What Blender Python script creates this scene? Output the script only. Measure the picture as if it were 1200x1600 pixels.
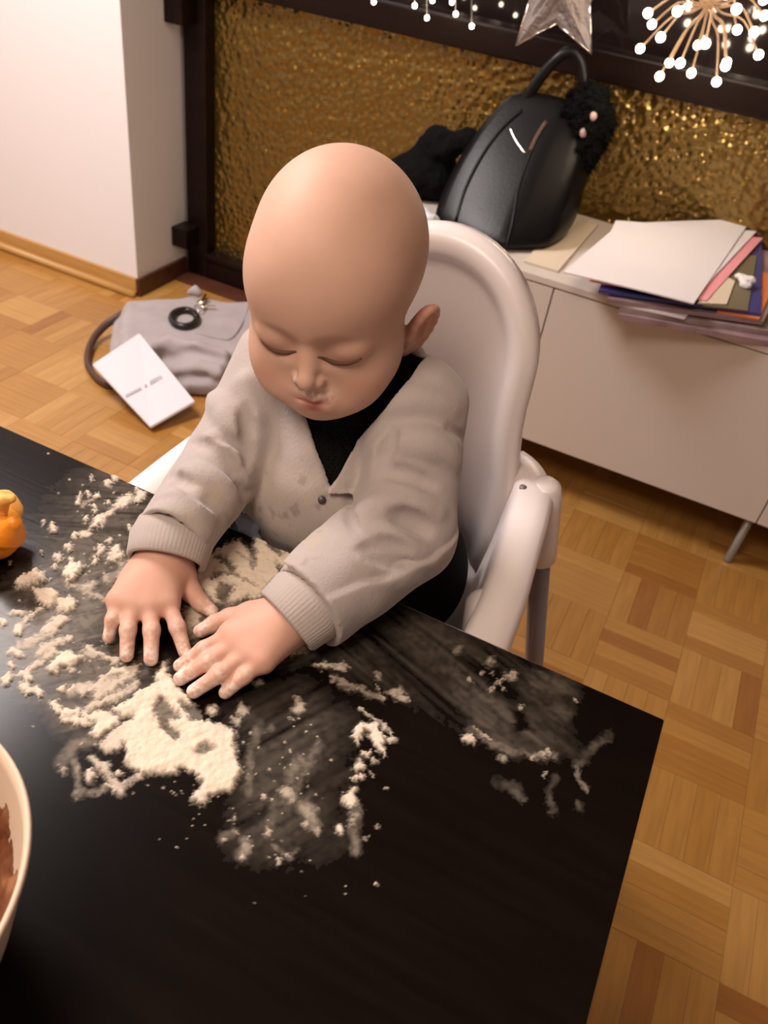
import bpy, bmesh, math, random
import numpy as np
from mathutils import Matrix, Vector
random.seed(4); RNG = np.random.default_rng(4)
for o in list(bpy.data.objects): bpy.data.objects.remove(o)
SC = bpy.context.scene; COL = SC.collection
# ------------------------------------------------------------------ camera
PITCH, ROLL, YAW, FPX = 0.679054069, 0.167055920, -0.347865659, 1273.96
CAM = np.array([-0.0868, -0.4797, 1.24])
_cy, _sy = math.cos(YAW), math.sin(YAW); _cp, _sp = math.cos(PITCH), math.sin(PITCH); _cr, _sr = math.cos(ROLL), math.sin(ROLL)
FW = np.array([_sy*_cp, _cy*_cp, -_sp]); _ri = np.array([_cy, -_sy, 0.]); _up = np.cross(_ri, FW)
RR = _ri*_cr + _up*_sr; UU = -_ri*_sr + _up*_cr
cd = bpy.data.cameras.new('camera'); cam = bpy.data.objects.new('camera', cd); COL.objects.link(cam)
cd.sensor_fit = 'VERTICAL'; cd.sensor_height = 24; cd.sensor_width = 18; cd.lens = 24*FPX/1600; cd.clip_start = .02
cam.matrix_world = Matrix(((RR[0], UU[0], -FW[0], CAM[0]), (RR[1], UU[1], -FW[1], CAM[1]), (RR[2], UU[2], -FW[2], CAM[2]), (0, 0, 0, 1)))
SC.camera = cam
cd.dof.use_dof = True; cd.dof.focus_distance = .64; cd.dof.aperture_fstop = 7.0
# ------------------------------------------------------------------ light
SC.view_settings.view_transform = 'Standard'; SC.view_settings.look = 'None'
SC.view_settings.gamma = 1; SC.view_settings.use_curve_mapping = False
SC.view_settings.exposure = 0.60
w = bpy.data.worlds.new('world'); SC.world = w; w.use_nodes = True
w.node_tree.nodes['Background'].inputs[0].default_value = (.9, .8, .75, 1)
w.node_tree.nodes['Background'].inputs[1].default_value = .05
def area(name, loc, target, size, power, col):
    l = bpy.data.lights.new(name, 'AREA'); l.shape = 'DISK'; l.size = size; l.energy = power; l.color = col
    o = bpy.data.objects.new(name, l); COL.objects.link(o); o.location = loc
    o.rotation_euler = (Vector(target)-Vector(loc)).to_track_quat('-Z', 'Y').to_euler(); return o
area('ceiling_lamp', (-1.88, .45, 2.28), (-1.75, .4, 0), .8, 47, (1, .905, .88))
area('front_fill', (-.55, -1.0, 2.36), (-.5, -.8, 0), .8, 19, (1, .81, .66))  # added fill from the front to brighten the toddler

# ------------------------------------------------------------------ projection helpers (photo pixel -> point of a known plane)
def ray(px, py): return FW + RR*((px-600)/FPX) - UU*((py-800)/FPX)
def onz(px, py, z): d = ray(px, py); return CAM + d*((z-CAM[2])/d[2])
def ony(px, py, y): d = ray(px, py); return CAM + d*((y-CAM[1])/d[1])
def pj(x, y, z):
    v0, v1, v2 = x-CAM[0], y-CAM[1], z-CAM[2]
    dp = v0*FW[0]+v1*FW[1]+v2*FW[2]
    return 600+FPX*(v0*RR[0]+v1*RR[1]+v2*RR[2])/dp, 800-FPX*(v0*UU[0]+v1*UU[1]+v2*UU[2])/dp, dp
# ------------------------------------------------------------------ materials
def mat(name, base, rough=.5, metal=0., spec=.5, noise=None, bump=None, alpha=None, sss=0, attr=None, emit=None, sheen=0, trans=0, coat=0):
    """noise=(scale,(r,g,b),amount,stretch) ; bump=(scale,strength,dist,stretch)"""
    m = bpy.data.materials.new(name); m.use_nodes = True; nt = m.node_tree; N = nt.nodes; L = nt.links
    b = N['Principled BSDF']; b.inputs['Base Color'].default_value = (*base, 1); b.inputs['Roughness'].default_value = rough
    b.inputs['Metallic'].default_value = metal; b.inputs['Specular IOR Level'].default_value = spec
    if sheen: b.inputs['Sheen Weight'].default_value = sheen; b.inputs['Sheen Roughness'].default_value = .5
    if trans: b.inputs['Transmission Weight'].default_value = trans
    if coat: b.inputs['Coat Weight'].default_value = coat; b.inputs['Coat Roughness'].default_value = .12
    if sss: b.inputs['Subsurface Weight'].default_value = sss; b.inputs['Subsurface Radius'].default_value = (1, .35, .2); b.inputs['Subsurface Scale'].default_value = .006
    tc = N.new('ShaderNodeTexCoord')
    def coords(stretch):
        mp = N.new('ShaderNodeMapping'); L.new(tc.outputs['Object'], mp.inputs['Vector']); mp.inputs['Scale'].default_value = stretch; return mp.outputs[0]
    src = None
    if attr:
        a = N.new('ShaderNodeAttribute'); a.attribute_name = attr; src = a.outputs['Color']; L.new(src, b.inputs['Base Color'])
    if noise:
        n = N.new('ShaderNodeTexNoise'); n.inputs['Scale'].default_value = noise[0]; n.inputs['Detail'].default_value = 4
        L.new(coords(noise[3] if len(noise) > 3 else (1, 1, 1)), n.inputs['Vector'])
        r = N.new('ShaderNodeMapRange'); r.inputs[1].default_value = .35; r.inputs[2].default_value = .7; L.new(n.outputs['Fac'], r.inputs[0])
        r.inputs[3].default_value = 0; r.inputs[4].default_value = noise[2]
        x = N.new('ShaderNodeMix'); x.data_type = 'RGBA'; L.new(r.outputs[0], x.inputs[0])
        x.inputs[6].default_value = (*base, 1); x.inputs[7].default_value = (*noise[1], 1)
        if src: L.new(src, x.inputs[6])
        L.new(x.outputs[2], b.inputs['Base Color'])
    if bump:
        n = N.new('ShaderNodeTexNoise'); n.inputs['Scale'].default_value = bump[0]; n.inputs['Detail'].default_value = 3
        L.new(coords(bump[3] if len(bump) > 3 else (1, 1, 1)), n.inputs['Vector'])
        bp = N.new('ShaderNodeBump'); bp.inputs['Strength'].default_value = bump[1]; bp.inputs['Distance'].default_value = bump[2]
        L.new(n.outputs['Fac'], bp.inputs['Height']); L.new(bp.outputs[0], b.inputs['Normal'])
    if alpha:
        a = N.new('ShaderNodeAttribute'); a.attribute_name = alpha; L.new(a.outputs['Fac'], b.inputs['Alpha'])
    if emit: b.inputs['Emission Color'].default_value = (*emit[0], 1); b.inputs['Emission Strength'].default_value = emit[1]
    return m
M = {}
M['wall'] = mat('wall_paint', (.78, .745, .745), .85, bump=(220, .08, .001))
M['ceiling'] = mat('ceiling_paint', (.8, .78, .75), .9)
M['dark_wood'] = mat('dark_brown_wood', (.0075, .003, .0024), .36, spec=.2, noise=(6, (.013, .005, .0035), .7, (1, 1, 8)), bump=(60, .1, .001))
M['skirting'] = mat('light_wood', (.52, .29, .09), .4, noise=(9, (.40, .20, .05), .8, (.6, 6, 6)))
M['reddish_dark'] = mat('reddish_wood', (.09, .028, .012), .45, noise=(12, (.05, .015, .008), .8))
M['subfloor'] = mat('floor_joint', (.13, .055, .015), .7)
M['table'] = mat('black_brown_veneer', (.0034, .0018, .0014), .22, spec=.16, noise=(40, (.006, .0034, .0028), .8, (.25, 3, 3)), bump=(90, .10, .0006, (.12, 2.5, 1)))
M['white_plastic'] = mat('white_plastic', (.77, .695, .68), .32, spec=.5)
M['grey_metal'] = mat('grey_lacquered_steel', (.23, .20, .20), .38, metal=.3)
M['cab'] = mat('white_foil', (.56, .495, .45), .42)
M['cab_in'] = mat('cabinet_shadow_gap', (.2, .18, .17), .8)
M['steel'] = mat('brushed_steel', (.30, .27, .24), .5, metal=.7)
M['chrome'] = mat('polished_metal', (.8, .76, .7), .15, metal=1)
M['brass'] = mat('brass', (.6, .45, .2), .25, metal=1)
M['paper'] = mat('white_paper', (.70, .655, .665), .7)
M['cream'] = mat('cream_paper', (.62, .52, .40), .75)
M['pink'] = mat('pink_paper', (.75, .30, .34), .7)
M['blue'] = mat('dark_blue_folder', (.045, .05, .20), .4)
M['grey_mag'] = mat('grey_brown_magazine', (.24, .17, .16), .45, noise=(20, (.42, .33, .31), .8))
M['mauve_mag'] = mat('mauve_magazine', (.36, .25, .27), .4, noise=(14, (.16, .10, .11), .8))
M['orange_paper'] = mat('orange_print', (.60, .18, .07), .5)
M['green_mag'] = mat('olive_booklet', (.16, .13, .08), .5)
M['leather'] = mat('black_leather', (.0035, .003, .0035), .36, spec=.22, bump=(160, .25, .001))
M['black_fur'] = mat('black_fur', (.003, .003, .003), .95, spec=.1)
M['black_wool'] = mat('black_wool', (.004, .0035, .004), .95, spec=.1, bump=(240, .5, .002))
M['bead'] = mat('pale_bead', (.62, .42, .38), .4)
M['plastic_bag'] = mat('pale_blue_plastic', (.60, .62, .68), .35)
M['tote'] = mat('grey_suede', (.37, .325, .325), .95, sheen=.2, noise=(14, (.30, .26, .26), .7), bump=(300, .2, .001))
M['strap'] = mat('dark_brown_leather', (.07, .032, .022), .5)
M['black_leather'] = mat('black_leather_loop', (.008, .006, .006), .35)
M['card'] = mat('white_card', (.64, .60, .635), .5)
M['print'] = mat('grey_print', (.36, .34, .37), .7)
M['bowl'] = mat('cream_plastic', (.72, .56, .42), .35)
M['batter'] = mat('cocoa_batter', (.14, .045, .018), .4, noise=(60, (.34, .16, .08), .8))
M['orange'] = mat('orange_peel', (.86, .27, .012), .42, noise=(22, (.90, .42, .04), .8), bump=(260, .3, .001), sss=.1)
M['pith'] = mat('orange_pith', (.80, .46, .12), .7, noise=(30, (.85, .33, .04), .7))
M['skin'] = mat('skin', (.6, .35, .25), .58, sss=.12, attr='Col', spec=.35, bump=(420, .04, .0006))
M['lash'] = mat('light_brown_lashes', (.10, .045, .025), .8)
M['knit'] = mat('grey_beige_knit', (.31, .262, .238), .95, sheen=.25, attr='Col', bump=(520, .35, .0012, (1, 1, .45)))
M['rib'] = mat('ribbed_knit', (.43, .37, .34), .95, sheen=.25, bump=(600, .25, .001))
M['button'] = mat('dark_button', (.05, .035, .032), .4)
M['black_cotton'] = mat('black_cotton', (.0035, .003, .003), .95, spec=.15, bump=(500, .25, .001))
M['dark_denim'] = mat('dark_trousers', (.004, .0037, .004), .9, spec=.15, bump=(400, .3, .001))
M['blue_cloth'] = mat('light_blue_cloth', (.30, .37, .46), .85, bump=(200, .4, .002))
M['flour'] = mat('flour', (.73, .625, .505), 1.0, spec=.05, alpha='dust', bump=(900, .35, .0012))
M['wire'] = mat('copper_wire', (.24, .15, .085), .5, metal=.2)
M['bulb'] = mat('lit_bulb', (1, .9, .75), .3, emit=((1, .80, .58), 34))
M['star'] = mat('silver_lace', (.26, .225, .22), .5, metal=.3, bump=(130, .9, .006))
M['thread'] = mat('thread', (.3, .28, .27), .8)
M['backing'] = mat('night_room', (.012, .007, .006), .8)
M['hall_wall'] = mat('hall_wall', (.55, .46, .33), .8); M['hall_dark'] = mat('hall_brown', (.06, .03, .018), .6)
M['curtain'] = mat('beige_cloth', (.30, .20, .16), .9)
# hammered amber glass
m = mat('hammered_amber_glass', (.54, .36, .085), .21, metal=.30, spec=.9, trans=.92); M['amber'] = m
nt = m.node_tree; N = nt.nodes; L = nt.links; b = N['Principled BSDF']
tc = N.new('ShaderNodeTexCoord'); nz = N.new('ShaderNodeTexNoise'); nz.inputs['Scale'].default_value = 26; nz.inputs['Detail'].default_value = 1.5
vo = N.new('ShaderNodeTexVoronoi'); vo.feature = 'SMOOTH_F1'; vo.inputs['Scale'].default_value = 56; vo.inputs['Smoothness'].default_value = .6
L.new(tc.outputs['Object'], nz.inputs['Vector']); L.new(tc.outputs['Object'], vo.inputs['Vector'])
ad = N.new('ShaderNodeMath'); ad.operation = 'ADD'; L.new(nz.outputs['Fac'], ad.inputs[0]); L.new(vo.outputs['Distance'], ad.inputs[1])
bp = N.new('ShaderNodeBump'); bp.inputs['Strength'].default_value = .8; bp.inputs['Distance'].default_value = .0078
L.new(ad.outputs[0], bp.inputs['Height']); L.new(bp.outputs[0], b.inputs['Normal'])
# dark pane
M['dark_glass'] = mat('dark_window_glass', (.010, .006, .006), .06, spec=.55)
# parquet tones, one material per tone and direction
TONES = [(.40, .195, .045), (.375, .178, .038), (.43, .218, .055), (.345, .155, .032), (.295, .118, .024), (.46, .24, .065)]
PAR = []
for d in range(2):
    for i, t in enumerate(TONES):
        st = (1.5, 22, 22) if d == 0 else (22, 1.5, 22)
        PAR.append(mat('oak_strip', t, .30, spec=.7, noise=(5, tuple(c*.72 for c in t), .75, st), bump=(14, .06, .0006, st)))

# ------------------------------------------------------------------ object helpers
def link(name, me, parent=None, material=None, smooth=False):
    o = bpy.data.objects.new(name, me); COL.objects.link(o)
    if material is not None: me.materials.append(material)
    if smooth:
        me.polygons.foreach_set('use_smooth', [True]*len(me.polygons))
    if parent is not None: o.parent = parent
    return o
def mesh(name, verts, faces, material, parent=None, smooth=False):
    me = bpy.data.meshes.new(name); me.from_pydata([tuple(map(float, v)) for v in verts], [], [tuple(map(int, f)) for f in faces]); me.update()
    return link(name, me, parent, material, smooth)
def bmobj(name, bm, material, parent=None, smooth=False):
    bmesh.ops.recalc_face_normals(bm, faces=bm.faces)
    me = bpy.data.meshes.new(name); bm.to_mesh(me); bm.free(); return link(name, me, parent, material, smooth)
def tag(o, label=None, cat=None, group=None, kind=None):
    if label: o['label'] = label
    if cat: o['category'] = cat
    if group: o['group'] = group
    if kind: o['kind'] = kind
    return o
def empty(name, loc=(0, 0, 0)):
    o = bpy.data.objects.new(name, None); COL.objects.link(o); o.location = loc; o.empty_display_size = .05; return o
def adopt(o, parent):
    """parent o keeping the coordinates it was modelled in (world)"""
    o.parent = parent; o.matrix_parent_inverse = Matrix.Translation(-Vector(parent.location)); return o
def bm_box(bm, lo, hi, bev=0, seg=2, mtx=None):
    r = bmesh.ops.create_cube(bm, size=1); vs = r['verts']
    for v in vs: v.co = Vector([lo[i]+(v.co[i]+.5)*(hi[i]-lo[i]) for i in range(3)])
    if bev:
        es = list({e for v in vs for e in v.link_edges})
        r = bmesh.ops.bevel(bm, geom=es, offset=bev, segments=seg, affect='EDGES', profile=.6); vs = list({v for f in r['faces'] for v in f.verts} | {v for v in vs if v.is_valid})
    if mtx is not None:
        for v in vs: v.co = mtx @ v.co
def box(name, lo, hi, material, parent=None, bev=0, seg=2, mtx=None):
    bm = bmesh.new(); bm_box(bm, lo, hi, bev, seg, mtx); return bmobj(name, bm, material, parent, smooth=False)
def catmull(pts, n=8):
    P = [np.array(p, float) for p in pts]; P = [2*P[0]-P[1]] + P + [2*P[-1]-P[-2]]; out = []
    for i in range(1, len(P)-2):
        for k in range(n):
            t = k/n; a, b_, c, d = P[i-1], P[i], P[i+1], P[i+2]
            out.append(.5*((2*b_)+(c-a)*t+(2*a-5*b_+4*c-d)*t*t+(3*b_-a-3*c+d)*t**3))
    out.append(P[-2]); return out
def tube_data(path, r, seg=10, flat=None, cap=True):
    P = [np.array(p, float) for p in path]; n = len(P); rs = r if hasattr(r, '__len__') else [r]*n
    V = []; F = []; up = None
    for i in range(n):
        t = P[min(i+1, n-1)]-P[max(i-1, 0)]; t = t/(np.linalg.norm(t)+1e-9)
        if up is None:
            up = np.array([0, 0, 1.]) if abs(t[2]) < .9 else np.array([1., 0, 0])
        s = np.cross(t, up); s /= np.linalg.norm(s)+1e-9; up = np.cross(s, t)
        for k in range(seg):
            a = 2*math.pi*k/seg; fx, fz = (1, 1) if flat is None else flat
            V.append(P[i]+s*math.cos(a)*rs[i]*fx+up*math.sin(a)*rs[i]*fz)
    for i in range(n-1):
        for k in range(seg):
            F.append((i*seg+k, i*seg+(k+1) % seg, (i+1)*seg+(k+1) % seg, (i+1)*seg+k))
    if cap: F.append(tuple(range(seg-1, -1, -1))); F.append(tuple((n-1)*seg+k for k in range(seg)))
    return V, F
def tube(name, path, r, material, parent=None, seg=10, flat=None, smooth=True):
    V, F = tube_data(path, r, seg, flat); return mesh(name, V, F, material, parent, smooth)
def lathe(name, prof, material, parent=None, seg=48, center=(0, 0, 0)):
    V = []; F = []; n = len(prof)
    for k in range(seg):
        a = 2*math.pi*k/seg
        for r, z in prof: V.append((center[0]+r*math.cos(a), center[1]+r*math.sin(a), center[2]+z))
    for k in range(seg):
        for i in range(n-1):
            a, c = k*n+i, ((k+1) % seg)*n+i; F.append((a, c, c+1, a+1))
    return mesh(name, V, F, material, parent, True)
def prism(name, poly, z0, z1, material, parent=None, bev=.0):
    bm = bmesh.new(); vs = [bm.verts.new((p[0], p[1], z0)) for p in poly]; f = bm.faces.new(vs)
    r = bmesh.ops.extrude_face_region(bm, geom=[f]); nv = [g for g in r['geom'] if isinstance(g, bmesh.types.BMVert)]
    for v in nv: v.co.z = z1
    if bev: bmesh.ops.bevel(bm, geom=bm.edges[:], offset=bev, segments=2, affect='EDGES')
    return bmobj(name, bm, material, parent)
def autosmooth(o, ang=.7):
    me = o.data; bm = bmesh.new(); bm.from_mesh(me)
    for e in bm.edges:
        if len(e.link_faces) == 2 and e.calc_face_angle(0) > ang: e.smooth = False
    for f in bm.faces: f.smooth = True
    bm.to_mesh(me); bm.free(); return o

# ------------------------------------------------------------------ noise
def _hash(ix, iy, iz, seed):
    h = (ix.astype(np.int64)*374761393 + iy.astype(np.int64)*668265263 + iz.astype(np.int64)*2147483647 + seed*974634777) & 0xFFFFFFFF
    h = ((h ^ (h >> 13))*1274126177) & 0xFFFFFFFF
    return ((h ^ (h >> 16)) & 0xFFFF)/65535.
def vnoise(x, y, z=0., seed=0):
    x, y, z = np.broadcast_arrays(np.asarray(x, float), np.asarray(y, float), np.asarray(z, float))
    xi, yi, zi = np.floor(x), np.floor(y), np.floor(z); fx, fy, fz = x-xi, y-yi, z-zi
    fx, fy, fz = [f*f*(3-2*f) for f in (fx, fy, fz)]; r = 0
    for a in (0, 1):
        for b_ in (0, 1):
            for c in (0, 1):
                r = r + _hash(xi+a, yi+b_, zi+c, seed)*(fx if a else 1-fx)*(fy if b_ else 1-fy)*(fz if c else 1-fz)
    return r
def fbm(x, y, z=0., seed=0, oct=3):
    r = 0; a = .5; s = 1
    for i in range(oct): r = r + a*vnoise(np.asarray(x)*s, np.asarray(y)*s, np.asarray(z)*s, seed+i); a *= .5; s *= 2.03
    return r/(1-.5**oct)

# ------------------------------------------------------------------ signed distance sculpting
def smin(a, b_, k):
    h = np.clip(.5+.5*(b_-a)/k, 0, 1); return b_*(1-h)+a*h-k*h*(1-h)
class Sculpt:
    def __init__(s, xs, ys, zs):
        s.c = [np.asarray(v, np.float32) for v in (xs, ys, zs)]
        s.d = np.full([len(v) for v in s.c], .05, np.float32)
    def _sl(s, lo, hi):
        return tuple(slice(max(0, int(np.searchsorted(c, l))-1), int(np.searchsorted(c, h))+1) for c, l, h in zip(s.c, lo, hi))
    def _grid(s, sl):
        return (s.c[0][sl[0]][:, None, None], s.c[1][sl[1]][None, :, None], s.c[2][sl[2]][None, None, :])
    def op(s, f, lo, hi, k=.004, cut=False, pad=None):
        p = (k+.012) if pad is None else pad
        sl = s._sl([l-p for l in lo], [h+p for h in hi])
        v = f(*s._grid(sl)).astype(np.float32)
        if cut: s.d[sl] = -smin(-s.d[sl], v, k)
        else: s.d[sl] = smin(s.d[sl], v, k)
    def cap(s, a, b_, ra, rb=None, k=.004, cut=False):
        a = np.array(a, float); b_ = np.array(b_, float); rb = ra if rb is None else rb; ba = b_-a; L2 = float(ba@ba)+1e-12; m_ = max(ra, rb)
        def f(X, Y, Z):
            px, py, pz = X-a[0], Y-a[1], Z-a[2]; h = np.clip((px*ba[0]+py*ba[1]+pz*ba[2])/L2, 0, 1)
            return np.sqrt((px-ba[0]*h)**2+(py-ba[1]*h)**2+(pz-ba[2]*h)**2)-(ra+(rb-ra)*h)
        s.op(f, np.minimum(a, b_)-m_, np.maximum(a, b_)+m_, k, cut)
    def chain(s, pts, rs, k=.004, cut=False):
        for i in range(len(pts)-1): s.cap(pts[i], pts[i+1], rs[i], rs[i+1], k, cut)
    def ell(s, c, r, R=np.eye(3), k=.004, cut=False):
        c = np.array(c, float); r = np.array(r, float); R = np.array(R, float)
        ext = np.sqrt(((R*r)**2).sum(1))
        def f(X, Y, Z):
            px, py, pz = X-c[0], Y-c[1], Z-c[2]
            q = [(px*R[0, i]+py*R[1, i]+pz*R[2, i]) for i in range(3)]
            k0 = np.sqrt(sum((q[i]/r[i])**2 for i in range(3))); k1 = np.sqrt(sum((q[i]/r[i]**2)**2 for i in range(3)))+1e-9
            return k0*(k0-1)/k1
        s.op(f, c-ext, c+ext, k, cut)
    def sample(s, p):
        i = []; w_ = []
        for a in range(3):
            j = int(np.clip(np.searchsorted(s.c[a], p[a])-1, 0, len(s.c[a])-2)); i.append(j); w_.append(float((p[a]-s.c[a][j])/(s.c[a][j+1]-s.c[a][j])))
        w_ = np.clip(w_, 0, 1); c = s.d[i[0]:i[0]+2, i[1]:i[1]+2, i[2]:i[2]+2]
        c = c[0]*(1-w_[0])+c[1]*w_[0]; c = c[0]*(1-w_[1])+c[1]*w_[1]; return float(c[0]*(1-w_[2])+c[1]*w_[2])
    def hit(s, px, py, t0=.3, t1=1.6):
        d = ray(px, py); d = d/np.linalg.norm(d); t = t0
        while t < t1:
            p = CAM+d*t
            if all(s.c[a][0] < p[a] < s.c[a][-1] for a in range(3)):
                v = s.sample(p)
                if v < .0004: return p
                t += max(.0008, min(v*.6, .004))
            else: t += .004
        return None
    def mesh(s):
        D = s.d; sg = D < 0; c8 = 0
        shp = tuple(n-1 for n in D.shape); cnt = np.zeros(shp, np.uint8)
        for i in (0, 1):
            for j in (0, 1):
                for k in (0, 1): cnt += sg[i:shp[0]+i, j:shp[1]+j, k:shp[2]+k]
        act = np.argwhere((cnt > 0) & (cnt < 8)); idx = np.full(shp, -1, np.int64); idx[tuple(act.T)] = np.arange(len(act))
        P = np.zeros((len(act), 3)); W = np.zeros(len(act))
        cor = [(i, j, k) for i in (0, 1) for j in (0, 1) for k in (0, 1)]
        for a in cor:
            for ax in range(3):
                if a[ax]: continue
                b_ = list(a); b_[ax] = 1
                da = D[act[:, 0]+a[0], act[:, 1]+a[1], act[:, 2]+a[2]]; db = D[act[:, 0]+b_[0], act[:, 1]+b_[1], act[:, 2]+b_[2]]
                mk = (da < 0) != (db < 0); t = np.where(mk, da/(da-db+1e-12), 0)
                for q in range(3):
                    ca = s.c[q][act[:, q]+a[q]]; cb = s.c[q][act[:, q]+b_[q]]
                    P[:, q] += np.where(mk, ca+(cb-ca)*t, 0)
                W += mk
        P /= W[:, None]; F = []
        for ax in range(3):
            u, v = (ax+1) % 3, (ax+2) % 3
            n = list(D.shape); n[ax] -= 1
            sa = sg[tuple(slice(0, n[q]) for q in range(3))]; st = [0, 0, 0]; st[ax] = 1
            sb = sg[tuple(slice(st[q], st[q]+n[q]) for q in range(3))]
            e = np.argwhere(sa != sb); ok = (e[:, u] > 0) & (e[:, v] > 0) & (e[:, u] < shp[u]) & (e[:, v] < shp[v]); e = e[ok]
            fl = sa[tuple(e.T)]
            def g(du, dv):
                q = e.copy(); q[:, u] -= du; q[:, v] -= dv; return idx[tuple(q.T)]
            q = np.stack([g(1, 1), g(0, 1), g(0, 0), g(1, 0)], 1); q[~fl] = q[~fl][:, ::-1]; F.append(q)
        return P, np.concatenate(F)
    def build(s, name, material, parent=None, color=None, relax=0):
        P, F = s.mesh()
        me = bpy.data.meshes.new(name); me.vertices.add(len(P)); me.loops.add(len(F)*4); me.polygons.add(len(F))
        me.vertices.foreach_set('co', P.astype(np.float32).ravel()); me.loops.foreach_set('vertex_index', F.astype(np.int32).ravel())
        me.polygons.foreach_set('loop_start', np.arange(0, len(F)*4, 4, dtype=np.int32)); me.update(calc_edges=True); me.validate()
        o = link(name, me, parent, material, True)
        if color is not None:
            a = me.color_attributes.new('Col', 'FLOAT_COLOR', 'POINT'); c = np.ones((len(P), 4), np.float32); c[:, :3] = color(P)
            a.data.foreach_set('color', c.ravel())
        return o
def axis(*segs):
    out = []
    for a, b_, st in segs: out += list(np.arange(a, b_-1e-9, st))
    out.append(segs[-1][1]); return out

# ================================================================== THE SETTING
S = lambda o: tag(o, kind='structure')
YW = 1.80; WX = -1.775; WY = 1.50
fl = S(box('floor', (-3.6, -2.6, -.06), (2.3, 1.86, -.003), M['subfloor']))
T = .1675; X0, Y0 = .128, .930
strips = []
def flat_strip(sx, sy):
    g = .0002
    return (-sx/2+g, -sy/2+g, -.010), (sx/2-g, sy/2-g, 0)
PM = []
for d in range(2):
    for i in range(len(TONES)):
        sx, sy = (T, T/4) if d == 0 else (T/4, T)
        bm = bmesh.new(); bm_box(bm, *flat_strip(sx, sy)); bmesh.ops.bevel(bm, geom=[e for e in bm.edges if all(v.co.z > -.001 for v in e.verts)], offset=.0004, segments=1, affect='EDGES')
        me = bpy.data.meshes.new('parquet_strip'); bm.to_mesh(me); bm.free(); me.materials.append(PAR[d*len(TONES)+i]); PM.append(me)
for i in range(-22, 13):
    for j in range(-21, 5):
        x0, y0 = X0+i*T, Y0+j*T
        d = (i+j) % 2
        tone0 = random.choice([0, 0, 1, 1, 2, 3, 5])
        for k in range(4):
            cx, cy = (x0+T/2, y0+(k+.5)*T/4) if d == 0 else (x0+(k+.5)*T/4, y0+T/2)
            if cy > YW+.05 or cx < -3.55 or cx > 2.25: continue
            tn = tone0 if random.random() < .62 else random.randrange(len(TONES))
            px, py, dep = pj(cx, cy, 0.)
            vis = dep > .2 and -30 < px < 1230 and -30 < py < 1630
            if vis:
                t = (.74-CAM[2])/(0-CAM[2]); hx, hy = CAM[0]+(cx-CAM[0])*t, CAM[1]+(cy-CAM[1])*t
                if hx < -.03 and hy < -.03: vis = False
                if cy > 1.40 and cx > -1.1: vis = False
                if cx < WX and cy > WY: vis = False
            strips.append((vis, dep if vis else 99, cx, cy, d, tn))
strips.sort(key=lambda s: (not s[0], s[1]))
bm = bmesh.new()
for n, (vis, dep, cx, cy, d, tn) in enumerate(strips):
    if vis and n < 300:
        o = bpy.data.objects.new('parquet_strip', PM[d*len(TONES)+tn]); COL.objects.link(o); o.location = (cx, cy, random.uniform(-.0003, .0003)); o.parent = fl
    else:
        sx, sy = (T, T/4) if d == 0 else (T/4, T); lo, hi = flat_strip(sx, sy)
        v = [bm.verts.new((cx+a, cy+b_, c)) for c in (lo[2], hi[2]) for a, b_ in ((lo[0], lo[1]), (hi[0], lo[1]), (hi[0], hi[1]), (lo[0], hi[1]))]
        for q in ((4, 5, 6, 7), (0, 1, 5, 4), (1, 2, 6, 5), (2, 3, 7, 6), (3, 0, 4, 7)):
            f = bm.faces.new([v[z] for z in q]); f.material_index = d*len(TONES)+tn
me = bpy.data.meshes.new('parquet_field'); bm.to_mesh(me); bm.free()
for p_ in PAR: me.materials.append(p_)
o = bpy.data.objects.new('parquet_field', me); COL.objects.link(o); o.parent = fl; o['kind'] = 'stuff'

S(box('wall_left', (-3.6, WY, 0), (WX, 1.95, 2.5), M['wall'], bev=.003))
S(box('wall_side', (-3.7, -2.6, 0), (-3.6, 1.95, 2.5), M['wall']))
S(box('wall_right', (2.3, -2.6, 0), (2.4, 2.2, 2.5), M['wall']))
S(box('wall_rear', (-3.7, -2.7, 0), (2.4, -2.6, 2.5), M['wall']))
S(box('ceiling', (-3.7, -2.7, 2.5), (2.4, 2.6, 2.6), M['ceiling']))
# skirting of the white wall: a flat board with a rounded bead at its foot
bb = S(box('baseboard_left', (-3.6, WY-.012, .0), (WX+.001, WY-.0005, .062), M['skirting'], bev=.003))
o = tube('quarter_round', [(-3.6, WY-.018, .010), (WX+.001, WY-.018, .010)], .013, M['skirting'], None, 12); o.parent = bb
S(box('baseboard_return', (WX+.0005, WY-.006, 0), (WX+.012, YW-.052, .060), M['reddish_dark'], bev=.002))

S(box('dark_floor_strip', (WX+.016, YW-.125, -.002), (1.0, YW-.052, .009), M['reddish_dark'], bev=.002))  # dark reddish strip laid on the floor before the glazed wall
# glazed wall: dark wooden frame, hammered amber pane below the rail, dark pane above it
win = S(empty('window_1', (-.6, YW, 0)))
def wpart(name, lo, hi, m_, bev=0): return adopt(box(name, lo, hi, m_, None, bev), win)
wpart('frame_stile', (-1.762, YW-.05, 0), (-1.683, YW+.05, 2.45), M['dark_wood'], .004)
wpart('frame_stile', (1.0, YW-.05, 0), (1.09, YW+.05, 2.45), M['dark_wood'], .004)
wpart('bottom_rail', (-1.69, YW-.045, 0), (1.0, YW+.045, .075), M['dark_wood'], .004)
wpart('bottom_bead', (-1.69, YW-.055, .075), (1.0, YW-.002, .092), M['dark_wood'], .004)
wpart('middle_rail', (-1.69, YW-.05, .864), (1.0, YW+.05, .932), M['dark_wood'], .006)
wpart('top_rail', (-1.69, YW-.05, 2.36), (1.0, YW+.05, 2.5), M['dark_wood'], .004)
wpart('amber_pane', (-1.69, YW-.004, .085), (1.002, YW+.004, .87), M['amber'])
wpart('dark_pane', (-1.69, YW-.004, .93), (1.002, YW+.004, 2.37), M['dark_glass'])
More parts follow.
